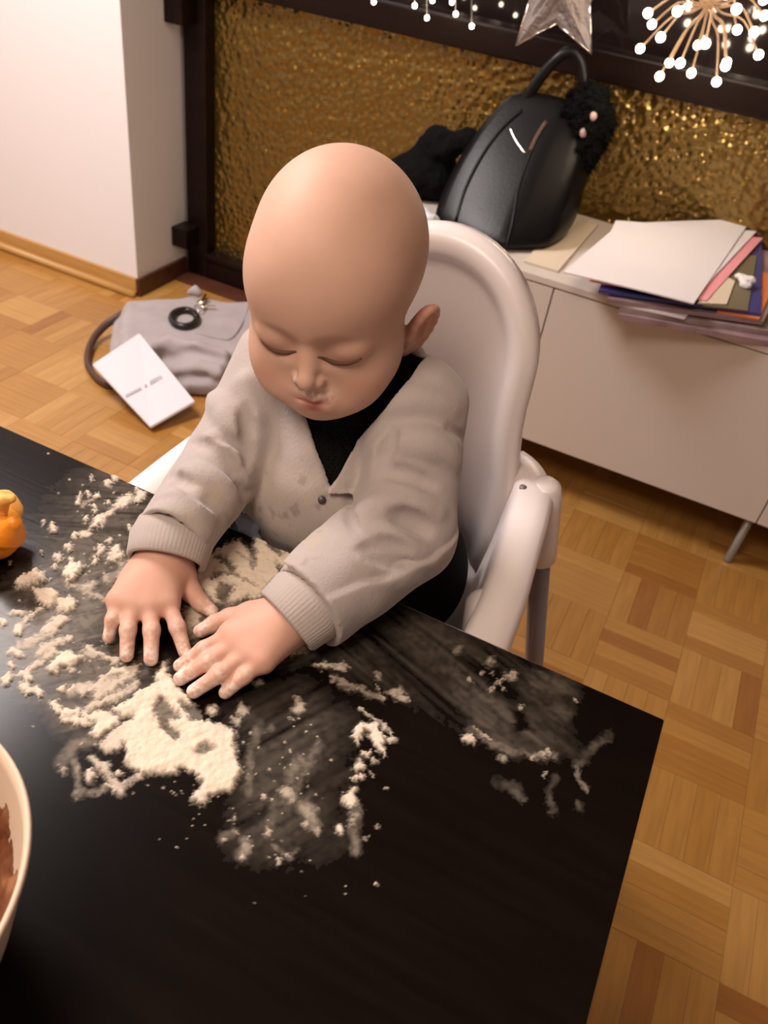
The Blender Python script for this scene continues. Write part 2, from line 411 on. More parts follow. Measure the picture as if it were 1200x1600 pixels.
wpart('hinge', (-1.7745, YW-.12, .772), (-1.712, YW-.045, 1.0), M['dark_wood'], .004)
wpart('hinge', (-1.7745, YW-.12, .118), (-1.715, YW-.045, .182), M['dark_wood'], .004)
S(box('wall_back', (1.09, YW-.05, 0), (2.3, YW+.1, 2.5), M['wall']))
S(box('wall_beyond', (-2.4, YW+.62, 0), (2.4, YW+.72, 2.5), M['hall_wall']))
S(box('darkening_panel', (-2.2, YW+.575, 0), (-1.75, YW+.615, 2.1), M['hall_dark'], bev=.004))  # unseen brown panel added to darken the left of the amber pane
S(box('floor_beyond', (-3.6, 1.86, -.06), (2.4, YW+.72, -.003), M['hall_dark']))
area('pane_backlight', (-.3, YW+.36, 2.3), (-.3, YW+.36, 0), .2, 4.5, (1, .78, .5))  # light added behind the glazing so the amber pane glows through

# ================================================================== TABLE
tab = empty('dining_table', (-.8, -.45, 0)); tag(tab, 'black brown wooden dining table dusted with flour in front of the toddler', 'table')
def tpart(name, lo, hi, bev=.002): return adopt(box(name, lo, hi, M['table'], None, bev, 2), tab)
tpart('tabletop', (-1.75, -.92, .706), (0, 0, .74), .0016)
for x in (-1.71, -.10):
    for y in (-.88, -.10): tpart('leg', (x, y-.03, 0), (x+.06, y+.03, .706))
for lo, hi in (((-1.65, -.075, .65), (-.10, -.055, .706)), ((-1.65, -.865, .65), (-.10, -.845, .706)), ((-.075, -.82, .65), (-.055, -.10, .706)), ((-1.69, -.82, .65), (-1.67, -.10, .706))):
    tpart('apron', lo, hi)

# ================================================================== FLOUR (one loose mass, nobody could count it)
GX = np.arange(-.74, -.01, .0011); GY = np.arange(-.40, -.0005, .0011)
FX, FY = np.meshgrid(GX, GY, indexing='ij'); PXX, PYY, _ = pj(FX, FY, .74)
H = np.zeros_like(FX); A = np.zeros_like(FX)
WN = (fbm(FX*110, FY*110, seed=3)-.5); WN2 = (fbm(FX*420, FY*420, seed=9)-.5)
WN3 = (fbm(FX*1000, FY*1000, seed=23, oct=2)-.5)
PWX = PXX + WN*11 + WN2*9 + WN3*6; PWY = PYY + (fbm(FX*110, FY*110, seed=13)-.5)*11 + (fbm(FX*420, FY*420, seed=19)-.5)*9 + (fbm(FX*1000, FY*1000, seed=29, oct=2)-.5)*6
def sstep(a, b_, x): t = np.clip((x-a)/(b_-a), 0, 1); return t*t*(3-2*t)
def dseg(x, y, a, b_):
    ax, ay = a; bx, by = b_[0]-ax, b_[1]-ay; t = np.clip(((x-ax)*bx+(y-ay)*by)/(bx*bx+by*by+1e-9), 0, 1)
    return np.hypot(x-ax-bx*t, y-ay-by*t)
def dline(x, y, pts):
    d = np.full(x.shape, 1e6)
    for i in range(len(pts)-1): d = np.minimum(d, dseg(x, y, pts[i], pts[i+1]))
    return d
def dpoly(x, y, pts):
    d = dline(x, y, list(pts)+[pts[0]]); ins = np.zeros(x.shape, bool); n = len(pts)
    for i in range(n):
        (x1, y1), (x2, y2) = pts[i], pts[(i+1) % n]
        if y1 == y2: continue
        c = ((y1 > y) != (y2 > y)) & (x < (x2-x1)*(y-y1)/(y2-y1)+x1); ins ^= c
    return np.where(ins, -d, d)
def put(cov, h, a):
    global H, A
    H = np.maximum(H, h*cov); A = np.maximum(A, a*cov)
def win_(pts, m_):
    xs = [p[0] for p in pts]; ys = [p[1] for p in pts]
    return None
def poly(pts, h, a=1., soft=5): put(sstep(soft, -soft, dpoly(PWX, PWY, pts)), h, a)
def stroke(pts, wd, h, a=1., soft=None):
    soft = wd*.7 if soft is None else soft; put(sstep(wd/2+soft/2, wd/2-soft/2, dline(PWX, PWY, pts)), h, a)
def blob(x, y, r, h, a=1., ry=None, soft=.6):
    ry = ry or r; d = np.hypot((PWX-x)/r, (PWY-y)/ry); put(sstep(1+soft*.5, 1-soft, d), h, a)
def erase(pts, wd=None, keep=.22, soft=6):
    global H, A
    d = dpoly(PWX, PWY, pts) if wd is None else dline(PWX, PWY, pts)-wd/2
    c = sstep(soft, -soft, d); H = H*(1-c); A = A*(1-c)+np.minimum(A, keep)*c
cm = lambda ox, oy, s: (lambda *q: [(ox+x/s, oy+y/s) for x, y in q])
# thin dust films (alpha only), streaked along the wiping direction
def dustpoly(pts, a, ang, soft=25, sc=(26, 190), seed=31, lo=.25):
    global A
    ca, sa = math.cos(ang), math.sin(ang); u = FX*ca+FY*sa; v = -FX*sa+FY*ca
    n = .55*fbm(u*sc[0]*.5, v*sc[1], seed=seed)+.25*fbm(u*sc[0]*1.5, v*sc[1]*2.2, seed=seed+9)+.2*fbm(FX*22, FY*22, seed=seed+5); n = np.clip((n-.34)/.30, 0, 1)
    c = sstep(soft, -soft, dpoly(PWX, PWY, pts)); A = np.maximum(A, a*c*(lo+(1-lo)*n))
def duststroke(pts, wd, a, soft=None, lo=.45):
    global A
    soft = wd if soft is None else soft
    n = np.clip((fbm(FX*90, FY*90, seed=77)-.3)/.4, 0, 1); A = np.maximum(A, a*sstep(wd/2+soft/2, wd/2-soft/2, dline(PWX, PWY, pts))*(lo+(1-lo)*n))
dustpoly([(95, 790), (165, 735), (245, 765), (235, 860), (165, 990), (90, 900), (40, 850)], .15, .5, soft=55)
dustpoly([(60, 880), (110, 850), (200, 850), (165, 1000), (245, 1050), (110, 1110), (10, 1060), (0, 960)], .24, .9, seed=41, soft=45)
dustpoly([(255, 1050), (160, 1150), (95, 1140), (60, 1090), (150, 1030)], .22, .9, seed=43)
dustpoly([(285, 880), (480, 850), (500, 1010), (440, 1040), (300, 1010)], .35, .9, seed=47)
dustpoly([(375, 1110), (470, 1080), (540, 1120), (520, 1190), (500, 1280), (440, 1340), (375, 1330)], .10, 1.15, soft=50, sc=(14, 130), seed=51, lo=.1)
dustpoly([(520, 1000), (600, 960), (690, 970), (800, 1010), (890, 1040), (905, 1090), (880, 1110), (900, 1180), (830, 1180), (740, 1140), (640, 1090), (560, 1060), (500, 1040)], .085, -.32, soft=26, sc=(16, 230), seed=61, lo=.12)
dustpoly([(690, 1060), (790, 1090), (850, 1150), (880, 1180), (800, 1180), (740, 1130)], .15, -.3, soft=14, sc=(18, 150), seed=62, lo=.35)
dustpoly([(820, 1050), (890, 1058), (905, 1085), (860, 1090), (830, 1080)], .19, -.3, soft=12, seed=63, lo=.4)
dustpoly([(800, 1100), (880, 1100), (898, 1112), (880, 1135), (830, 1130)], .14, -.3, soft=12, seed=64, lo=.4)
dustpoly([(640, 960), (700, 975), (740, 1010), (690, 1040), (620, 1010)], .09, -.3, soft=22, seed=65)
dustpoly([(470, 1180), (560, 1190), (560, 1320), (500, 1350), (440, 1330)], .035, 1.1, soft=30, seed=66)
def black(pts, soft=5):
    global A
    A *= 1-sstep(soft, -soft, dpoly(PWX, PWY, pts))*.93
black([(798, 1105), (815, 1108), (834, 1145), (802, 1140)]); black([(735, 1040), (780, 1040), (820, 1085), (800, 1100), (770, 1080)], 9)
for p_, w_, a_ in [([(405, 1130), (392, 1180), (385, 1240)], 14, .22), ([(470, 1190), (450, 1225), (440, 1250)], 22, .28), ([(500, 1165), (482, 1195), (462, 1230)], 16, .24),
                   ([(425, 1135), (400, 1150)], 10, .2), ([(430, 1255), (420, 1300)], 16, .3), ([(382, 1315), (378, 1335)], 20, .3), ([(430, 1320), (450, 1342), (462, 1325)], 9, .4),
                   ([(950, 1150), (915, 1180), (900, 1200)], 12, .17), ([(900, 1200), (906, 1222), (915, 1236)], 6, .35), ([(903, 1255), (906, 1262)], 9, .14), ([(866, 1218), (854, 1240), (866, 1268)], 9, .16),
                   ([(680, 1030), (720, 1060), (780, 1110)], 16, .16), ([(735, 1140), (765, 1160), (800, 1172)], 12, .35), ([(788, 1167), (830, 1180), (858, 1180)], 9, .3), ([(700, 1040), (660, 1020)], 30, .12),
                   ([(800, 1235), (818, 1250)], 10, .16), ([(775, 1222), (810, 1230)], 12, .1), ([(530, 1070), (600, 1090)], 9, .25), ([(565, 1185), (560, 1190)], 10, .3),
                   ([(155, 1150), (120, 1160), (96, 1190)], 18, .3), ([(118, 1190), (122, 1240), (150, 1240), (175, 1230)], 10, .45), ([(5, 990), (50, 955)], 18, .18), ([(100, 1085), (160, 1120)], 20, .16),
                   ([(475, 1260), (490, 1290)], 22, .4), ([(450, 1235), (456, 1250)], 16, .6), ([(365, 1300), (350, 1310)], 14, .2), ([(556, 1265), (552, 1290), (556, 1330)], 14, .3), ([(835, 1178), (866, 1183)], 8, .5)]:
    duststroke(p_, w_, a_)
# heaps and lumps
f8 = cm(0, 740, 2.609); f3 = cm(70, 1020, 3.636); f1 = cm(0, 860, 5.4545); f2 = cm(60, 730, 6); f4 = cm(290, 1060, 3.4286); f7 = cm(290, 820, 5.714); f5 = cm(480, 930, 4)
poly(f3((690, 60), (640, 110), (640, 160), (560, 220), (500, 260), (380, 330), (440, 370), (520, 370), (470, 430), (440, 520), (470, 570), (460, 620), (490, 650), (560, 690), (660, 690), (740, 690), (770, 650), (840, 690), (910, 740), (870, 790), (830, 840), (900, 870), (960, 800), (1070, 790), (1110, 690), (1100, 600), (1080, 450), (1000, 420), (900, 390), (860, 300), (800, 240), (740, 190), (700, 120)), .0042, 1)
erase(f3((655, 260), (700, 290), (770, 360), (730, 400), (780, 470), (745, 505), (690, 460), (640, 390), (615, 330)), keep=.25, soft=5)
poly(f3((700, 385), (800, 375), (830, 410), (780, 460), (720, 430)), .0025, .9)
erase(f3((770, 270), (920, 330), (900, 390), (840, 390), (780, 310)), keep=.2, soft=5)
erase(f3((850, 560), (930, 510), (985, 540), (900, 590)), keep=.35, soft=6)
poly(f3((180, 310), (260, 350), (330, 330), (430, 375), (400, 420), (310, 480), (260, 465), (290, 400), (220, 370)), .003, 1)
poly(f3((330, 500), (460, 400), (520, 370), (500, 440), (420, 560), (370, 570), (310, 520)), .0022, .85)
stroke(f3((300, 240), (470, 150), (520, 90)), 14, .002, .75); stroke(f3((160, 215), (300, 190), (390, 170)), 20, .002, .7); stroke(f3((330, 290), (440, 240), (520, 180)), 12, .0012, .7)
stroke(f3((270, 600), (360, 700), (430, 790)), 13, .002, .75); stroke(f3((430, 770), (560, 680)), 9, .0015, .7); blob(*f3((265, 705))[0], 10, .003); blob(*f3((100, 670))[0], 9, .002, .55); blob(*f3((430, 690))[0], 7, .003, .9)
blob(*f3((190, 800))[0], 12, .001, .45); blob(*f3((360, 540))[0], 9, .002, .7); blob(*f3((340, 660))[0], 11, .002, .8); stroke(f3((360, 765), (430, 790)), 7, .002, .9)
for q in ((45, 285), (75, 315), (130, 345), (180, 350), (140, 390), (190, 385), (235, 395), (105, 370), (60, 300)): blob(*f3(q)[0], 7, .003, .95)
stroke(f3((110, 380), (180, 385), (260, 405)), 7, .002, .9)
poly(f1((130, 310), (160, 260), (240, 220), (300, 170), (350, 200), (400, 210), (400, 250), (340, 280), (240, 340), (170, 340)), .006, 1, 4)
poly(f1((530, 180), (590, 150), (690, 125), (720, 160), (650, 260), (580, 290), (530, 250)), .006, 1, 4)
poly(f1((270, 340), (330, 340), (480, 350), (500, 400), (470, 450), (430, 500), (330, 450)), .0045, 1, 4)
poly(f1((480, 440), (580, 400), (650, 460), (640, 520), (560, 540), (480, 530)), .0045, .95, 5)
poly(f1((450, 570), (560, 540), (610, 590), (500, 680), (380, 740), (350, 700)), .0028, .85, 5)
stroke(f1((150, 720), (200, 650), (280, 560), (350, 500)), 9, .002, .8); blob(*f1((160, 690))[0], 10, .003, .95); blob(*f1((170, 530))[0], 17, .002, .8, 7); blob(*f1((25, 620))[0], 8, .0025, .95); 
poly(f1((70, 870), (110, 830), (220, 890), (210, 930), (120, 930)), .003, .95, 5)
stroke(f1((180, 820), (300, 770), (420, 700)), 14, .0012, .65); stroke(f1((330, 880), (420, 830), (520, 760)), 16, .002, .75); stroke(f1((250, 1020), (350, 940), (480, 860)), 12, .002, .75)
poly(f1((410, 1010), (470, 930), (560, 860), (640, 880), (720, 930), (640, 990), (520, 1020), (480, 1070), (430, 1050)), .0042, 1, 5)
blob(*f1((590, 755))[0], 9, .003, .8); blob(*f1((620, 1030))[0], 7, .002, .7); stroke(f1((730, 820), (850, 890), (980, 960)), 9, .0018, .75); poly(f1((650, 870), (740, 820), (860, 900), (800, 940), (720, 900)), .0015, .6)
for q, r in (((100, 980), 7), ((130, 1000), 6), ((70, 1100), 10), ((30, 1120), 6), ((240, 1080), 8), ((200, 1050), 6), ((210, 1170), 9), ((260, 1200), 8), ((330, 1200), 9), ((345, 1230), 7), ((465, 1300), 8), ((500, 1345), 8), ((560, 1380), 8), ((620, 1395), 8), ((520, 1190), 7), ((615, 1195), 6)): blob(*f1(q)[0], r, .003, .95)
stroke(f1((60, 1110), (180, 1060), (260, 1000)), 6, .0015, .8)
poly(f1((600, 1190), (720, 1160), (870, 1110), (900, 1140), (800, 1220), (700, 1250)), .0022, .8); stroke(f1((830, 1130), (960, 1050), (1180, 990)), 8, .002, .75); stroke(f1((960, 1040), (1080, 1060)), 9, .0025, .85); stroke(f1((740, 1350), (900, 1290), (1050, 1220)), 13, .002, .75)
poly(f1((560, 300), (700, 290), (800, 240), (860, 270), (760, 330), (640, 340)), .0018, .7, 7); stroke(f1((700, 320), (800, 380), (900, 430)), 12, .001, .5); stroke(f1((930, 250), (1020, 180), (1080, 120)), 16, .001, .5); blob(*f1((985, 40))[0], 13, .0015, .7, 9)
for q, r in (((495, 60), 7), ((815, 85), 6), ((460, 160), 3), ((370, 20), 3), ((610, 95), 4), ((85, 105), 2.5), ((420, 260), 3), ((600, 80), 3)): blob(*f1(q)[0], r, .003, .9)
poly(f2((480, 520), (560, 460), (620, 430), (720, 380), (760, 310), (860, 250), (900, 300), (800, 390), (720, 410), (650, 480), (600, 560), (520, 560)), .0022, .85, 4)
poly(f2((480, 560), (560, 480), (610, 500), (590, 560), (510, 570)), .0035, 1, 4)
for q, r in (((660, 145), 7), ((740, 110), 7), ((505, 108), 3), ((720, 245), 3), ((385, 285), 5), ((380, 330), 5), ((460, 250), 4), ((545, 270), 6), ((650, 350), 5), ((525, 405), 5), ((440, 470), 5), ((950, 280), 9), ((930, 320), 6), ((920, 215), 4), ((855, 568), 4), ((345, 640), 6), ((430, 630), 7), ((480, 630), 7), ((130, 560), 8), ((30, 530), 4), ((285, 750), 7), ((180, 855), 8), ((660, 700), 6), ((595, 785), 8), ((720, 800), 11), ((740, 850), 9), ((680, 870), 7), ((540, 875), 5), ((40, 805), 3), ((155, 960), 3), ((320, 900), 3)): blob(*f2(q)[0], r, .0028, .85)
stroke(f2((440, 360), (540, 290)), 8, .001, .4)
poly(f7((-60, 500), (110, 330), (280, 230), (470, 120), (540, 200), (600, 290), (600, 130), (680, 100), (760, 180), (990, 280), (940, 420), (860, 480), (760, 540), (700, 640), (460, 690), (380, 720), (250, 700), (130, 600)), .0032, 1, 5)
erase(f7((470, 60), (580, 120), (630, 230), (600, 400), (560, 240), (500, 150)), keep=.3, soft=5); erase(f7((290, 530), (450, 540), (420, 600), (360, 720), (300, 700), (260, 600)), keep=.25, soft=5)
erase(f7((240, 470), (320, 450), (480, 450)), 7, .3, 4); erase(f7((280, 300), (380, 350), (430, 400)), 10, .3, 4); erase(f7((800, 340), (910, 400), (860, 450), (830, 440)), keep=.25, soft=4); erase(f7((770, 200), (830, 250)), 9, .3, 4); erase(f7((480, 270), (570, 330), (610, 360)), 3, .4, 3); erase(f7((500, 470), (600, 540), (640, 560)), 3, .4, 3)
poly(f7((-40, 760), (60, 720), (150, 800), (100, 1000), (-40, 1040)), .002, .8); poly(f7((900, 1130), (1000, 1040), (1060, 1060), (1080, 1130), (1000, 1180), (940, 1190)), .003, .95, 4)
poly(f4((890, 310), (930, 240), (1030, 240), (1070, 330), (1070, 420), (1000, 340), (960, 300), (920, 360)), .0032, 1, 3); stroke(f4((945, 160), (1030, 230), (1090, 290), (1115, 350)), 5, .0015, .7)
blob(*f4((1110, 340))[0], 7, .002, .8); erase(f4((965, 290), (975, 305)), 7, .1, 3)
for q, r, a_ in (((925, 470), 10, .95), ((905, 535), 6, .95), ((940, 535), 6, .95), ((965, 405), 6, .9), ((1015, 440), 6, .6), ((990, 390), 4, .8), ((885, 650), 12, 1), ((900, 605), 7, .8), ((820, 810), 8, 1), ((890, 780), 7, .5), ((905, 730), 8, .4), ((965, 860), 5, .5), ((1080, 585), 4, .5), ((995, 515), 4, .5), ((1025, 795), 4, .4), ((1025, 1110), 4, .8), ((610, 165), 12, .6), ((595, 110), 7, .5), ((560, 215), 4, .5), ((540, 610), 12, .6), ((570, 660), 8, .5), ((420, 640), 6, .7), ((640, 790), 8, .6), ((700, 810), 8, .5), ((670, 720), 14, .45), ((440, 840), 7, .6), ((310, 960), 7, .75), ((500, 985), 6, .65), ((550, 950), 5, .5), ((215, 860), 5, .6), ((260, 820), 5, .4), ((265, 755), 4, .5), ((390, 25), 8, .95), ((310, 170), 11, .7), ((275, 230), 9, .6), ((145, 175), 9, .8), ((330, 905), 11, .4)): blob(*f4(q)[0], r, .0026*a_, a_)
poly(f5((40, 440), (110, 420), (170, 440), (220, 415), (275, 455), (220, 475), (140, 460), (90, 475)), .0012, .75, 3); stroke(f5((150, 525), (260, 560), (330, 590), (480, 650)), 8, .0006, .4); poly(f5((500, 600), (590, 570), (635, 660), (560, 640)), .001, .7, 4); stroke(f5((440, 580), (490, 650)), 4, .001, .7); blob(*f5((440, 510))[0], 8, .0008, .45)
blob(732, 1156, 9, .003, .9); stroke([(738, 1137), (762, 1158)], 5, .001, .6); blob(853, 1178, 7, .001, .7); blob(783, 1186, 8, .001, .5)
for q in ((735, 1062), (754, 1052), (769, 1052), (778, 1066), (770, 1076), (788, 1076), (786, 1066), (800, 1055), (765, 1080), (812, 1105), (833, 1185), (848, 1210), (900, 1093)): blob(*q, 4.2, .0012, .6)
blob(768, 1033, 8, .001, .45); blob(797, 1056, 8, .001, .55); blob(714, 1017, 9, .0008, .3)
# fine crumbs
for _ in range(260):
    cx_, cy_ = RNG.choice([0, 1, 2], p=[.62, .2, .18]), 0
    x_, y_ = (RNG.normal(140, 75), RNG.normal(960, 95)) if cx_ == 0 else ((RNG.normal(430, 60), RNG.normal(1230, 70)) if cx_ == 1 else (RNG.normal(330, 60), RNG.normal(1240, 30)))
    r_ = RNG.uniform(.9, 2.3); mk = (np.abs(PXX-x_) < 6) & (np.abs(PYY-y_) < 6)
    c_ = np.where(mk, sstep(1.3, .5, np.hypot(PXX-x_, PYY-y_)/r_), 0); A = np.maximum(A, c_*RNG.uniform(.3, .8)); H = np.maximum(H, c_*.0008)
# finger-drawn grooves and grain on the heaps
gr = fbm((FX*.6+FY*.8)*22, (-FX*.8+FY*.6)*150, seed=90); lump = .55*fbm(FX*170, FY*170, seed=91)+.45*fbm(FX*430, FY*430, seed=94)
H = H*(.45+.75*lump+.35*(gr-.5)) + np.where(A > .5, (fbm(FX*600, FY*600, seed=92)-.5)*.0006, 0)
H = np.maximum(H, 0)
tear = np.clip((fbm(FX*260, FY*260, seed=95)-.34)/.16, 0, 1); A = np.where(H > .0016, A, A*(.62+.38*tear))
A[:, -1] = 0
keep = A > .012; vi = -np.ones(A.shape, int)
cell = keep[:-1, :-1] | keep[1:, :-1] | keep[:-1, 1:] | keep[1:, 1:]
use = np.zeros(A.shape, bool)
for a_ in (0, 1):
    for b_ in (0, 1): use[a_:A.shape[0]-1+a_, b_:A.shape[1]-1+b_] |= cell
vi[use] = np.arange(use.sum()); ci = np.argwhere(cell)
Fq = np.stack([vi[ci[:, 0], ci[:, 1]], vi[ci[:, 0]+1, ci[:, 1]], vi[ci[:, 0]+1, ci[:, 1]+1], vi[ci[:, 0], ci[:, 1]+1]], 1)
Vq = np.stack([FX[use], FY[use], .7403+H[use]], 1)
me = bpy.data.meshes.new('flour'); me.vertices.add(len(Vq)); me.loops.add(len(Fq)*4); me.polygons.add(len(Fq))
me.vertices.foreach_set('co', Vq.astype(np.float32).ravel()); me.loops.foreach_set('vertex_index', Fq.astype(np.int32).ravel()); me.polygons.foreach_set('loop_start', np.arange(0, len(Fq)*4, 4, dtype=np.int32)); me.update(calc_edges=True)
at_ = me.attributes.new('dust', 'FLOAT', 'POINT'); at_.data.foreach_set('value', np.clip(A[use], 0, 1).astype(np.float32))
tag(link('flour', me, None, M['flour'], True), 'cream white flour spilled and smeared over the black table', 'flour', kind='stuff')

# ================================================================== HIGH CHAIR
XC = -.345
hc = empty('high_chair', (XC, .15, 0)); tag(hc, 'white plastic high chair with grey legs pushed up to the table, toddler sitting in it', 'high chair')
def backrest():
    zc = .832; hw = .123; out = []
    # outline from the lower right up over the arch to the lower left
    R = []
    for z, e in ((.60, .020), (.66, .022), (.70, .020), (.72, .016), (.745, .009), (.77, .004), (.80, .001)): R.append((hw+e, z))
    n = 28
    for k in range(n+1):
        a = math.pi*k/n; R.append((hw*math.cos(a), zc+hw*math.sin(a)*1.0))
    R = R[:7]+R[7:]; R += [(-x, z) for x, z in reversed(R[:7])]
    V = []; prof = [(.004, .030), (0, .012), (.002, .002), (.008, -.003), (.018, -.004), (.026, .000), (.033, .009), (.045, .015), (.075, .021), (None, .026)]
    for x, z in R:
        qx, qz = 0, min(z, zc); L_ = math.hypot(qx-x, qz-z)
        for ins, dy in prof:
            f = .97 if ins is None else min(ins/L_, .95)
            X, Z = x+(qx-x)*f, z+(qz-z)*f
            yb = .268+.10*(Z-.72)-.055*max(0, (.74-Z)/.14)*abs(X)/hw*.0
            V.append((XC+X, yb+dy-.020*(X/hw)**2*(1 if Z < .9 else 1), Z))
    n_ = len(prof); F = []
    for i in range(len(R)-1):
        for k in range(n_-1): a = i*n_+k; F.append((a, a+1, a+n_+1, a+n_))
    # close the middle
    h = len(R)//2
    for i in range(h):
        a, b_ = i*n_+n_-1, (len(R)-1-i)*n_+n_-1; a2, b2 = (i+1)*n_+n_-1, (len(R)-2-i)*n_+n_-1
        if i+1 <= len(R)-2-i: F.append((a, b_, b2, a2))
    o = mesh('backrest', V, F, M['white_plastic'], None, True)
    s = o.modifiers.new('thick', 'SOLIDIFY'); s.thickness = .003; s.offset = 0
    return adopt(o, hc)
backrest()
def tub():
    # U-shaped side wall: arm front right -> round the back -> arm front left; profile from the outer skirt over the arm top and down to the seat
    path = [(.174, .008, .706), (.173, .035, .709), (.168, .10, .716), (.160, .16, .722), (.152, .215, .730), (.142, .250, .734), (.115, .278, .730), (.06, .290, .725), (0, .293, .724)]
    path = path+[(-x, y, z) for x, y, z in reversed(path[:-1])]
    P = catmull(path, 5); V = []; n = len(P)
    prof = [(.034, -.062), (.036, -.03), (.035, -.008), (.030, -.001), (.018, 0), (.002, -.001), (-.004, -.006), (-.008, -.03), (-.014, -.09), (-.022, -.150), (-.045, -.170), (-.09, -.174)]
    for i, p in enumerate(P):
        t = P[min(i+1, n-1)]-P[max(i-1, 0)]; nrm = np.array([t[1], -t[0], 0]); nrm /= np.linalg.norm(nrm)
        wgt = 1 if abs(p[0]) > .11 else .25   # narrow lip behind the back
        for k, (o_, dz) in enumerate(prof):
            oo = o_*(wgt if o_ > 0 else 1)
            q = p+nrm*oo; V.append((XC+q[0], q[1], p[2]+dz))
    m_ = len(prof); F = []
    for i in range(n-1):
        for k in range(m_-1): a = i*m_+k; F.append((a, a+m_, a+m_+1, a+1))
    o = mesh('seat', V, F, M['white_plastic'], None, True); s = o.modifiers.new('thick', 'SOLIDIFY'); s.thickness = .003; s.offset = 0
    adopt(o, hc)
    adopt(box('seat_base', (XC-.125, .03, .528), (XC+.125, .275, .545), M['white_plastic'], None, .006), hc)
tub()
for sx in (1, -1):
    for y, fy, z1 in ((.252, 1, .738), (.075, -1, .708)):
        if fy < 0: y = .085
        top = np.array([XC+sx*.168, y, z1]); d = np.array([sx*.17, .16 if fy > 0 else -.09, -1.]); d /= np.linalg.norm(d)
        # socket: rounded sleeve, wider at the top
        P = [top+d*t for t in (0, .002, .008, .03, .09, .118, .122)]; r = [.006, .013, .018, .0195, .019, .0185, .015]
        adopt(tube('leg_socket', P, r, M['white_plastic'], None, 20), hc)
        foot = top+d*((top[2]-.012)/-d[2]); mid = top+d*.10
        adopt(tube('leg', [mid, foot], .0125, M['grey_metal'], None, 16), hc)
        adopt(tube('foot_cap', [foot-d*.03, foot-d*.002, foot+d*.008], [.0145, .0145, .011], M['white_plastic'], None, 16), hc)
    # screw head on the inner shoulder of the arm
    adopt(tube('screw', [(XC+sx*.150, .236, .7285), (XC+sx*.150, .2355, .7335)], .004, M['grey_metal'], None, 12), hc)

# ================================================================== THE TODDLER
HO = np.array([-.365, .0863, .9417]); HS = 1.0065
def rotm(y, p, r):
    cy, sy = math.cos(y), math.sin(y); cp, sp = math.cos(p), math.sin(p); cr, sr = math.cos(r), math.sin(r)
    return np.array([[cy, -sy, 0], [sy, cy, 0], [0, 0, 1]])@np.array([[1, 0, 0], [0, cp, -sp], [0, sp, cp]])@np.array([[cr, 0, sr], [0, 1, 0], [-sr, 0, cr]])
HR = rotm(.2315, .1324, -.0402)
def hl(x, y, z): return HO + HR@(np.array([x, y, z])*HS)
def rz(a): c, s_ = math.cos(a), math.sin(a); return np.array([[c, -s_, 0], [s_, c, 0], [0, 0, 1.]])
def rx(a): c, s_ = math.cos(a), math.sin(a); return np.array([[1., 0, 0], [0, c, -s_], [0, s_, c]])
def ry(a): c, s_ = math.cos(a), math.sin(a); return np.array([[c, 0, s_], [0, 1., 0], [-s_, 0, c]])
person = empty('person', (XC, .13, .545)); tag(person, 'bald toddler in a grey knitted cardigan, seated and pressing both hands into flour', 'person')
B = Sculpt(axis((-.56, -.50, .004), (-.50, -.262, .0014), (-.262, -.12, .004)), axis((-.20, .19, .00142), (.19, .30, .004)), axis((.36, .735, .005), (.735, .80, .0013), (.80, .86, .003), (.86, 1.075, .0014)))
def E(c, r, k, R=np.eye(3), cut=False): B.ell(hl(*c), np.array(r)*HS, HR@R, k, cut)
def K(a, b_, ra, rb, k, cut=False): B.cap(hl(*a), hl(*b_), ra, rb, k, cut)
# skull and face
E((-.001, .010, .040), (.0670, .084, .079), .004); E((-.001, -.026, .036), (.0595, .056, .056), .02); E((-.001, .03, .045), (.0635, .062, .062), .02)
E((0, -.030, -.012), (.055, .047, .047), .02)
for s_ in (-1, 1):
    E((s_*.031, -.043, -.028), (.026, .026, .024), .014); E((s_*.036, -.02, -.02), (.026, .03, .03), .015)
E((0, -.052, -.050), (.021, .020, .0165), .016); E((0, -.064, -.034), (.021, .015, .014), .012)
for s_ in (-1, 1):
    E((s_*.0250, -.0840, .0075), (.0195, .0140, .0108), .011, cut=True)          # sockets
    E((s_*.0250, -.0590, .0075), (.0185, .0145, .0130), .006)                   # closed lids
K((.001, -.071, .008), (.0015, -.0825, -.0125), .0052, .0064, .008); E((.0015, -.0850, -.0160), (.0068, .0068, .0062), .004)
for s_ in (-1, 1):
    E((.0015+s_*.0080, -.0785, -.0188), (.0050, .0058, .0046), .004); E((.0015+s_*.0042, -.0838, -.0232), (.0023, .0032, .0019), .0025, cut=True)
# mouth
MX = .0060
for s_ in (-1, 1):
    K((MX, -.0790, -.0335), (MX+s_*.0140, -.0725, -.0375), .0048, .0028, .003)
K((MX-.008, -.0752, -.0432), (MX+.008, -.0752, -.0432), .0050, .0050, .004)
for s_ in (-1, 1): K((MX, -.0842, -.0387), (MX+s_*.0155, -.0762, -.0395), .0012, .0012, .0020, cut=True)
K((.003, -.0825, -.0262), (MX*.8, -.0832, -.0315), .0020, .0020, .004, cut=True)
E((MX, -.056, -.051), (.022, .020, .0155), .014)
for s_ in (-1, 1): E((s_*.024, -.046, -.043), (.023, .024, .0175), .014)
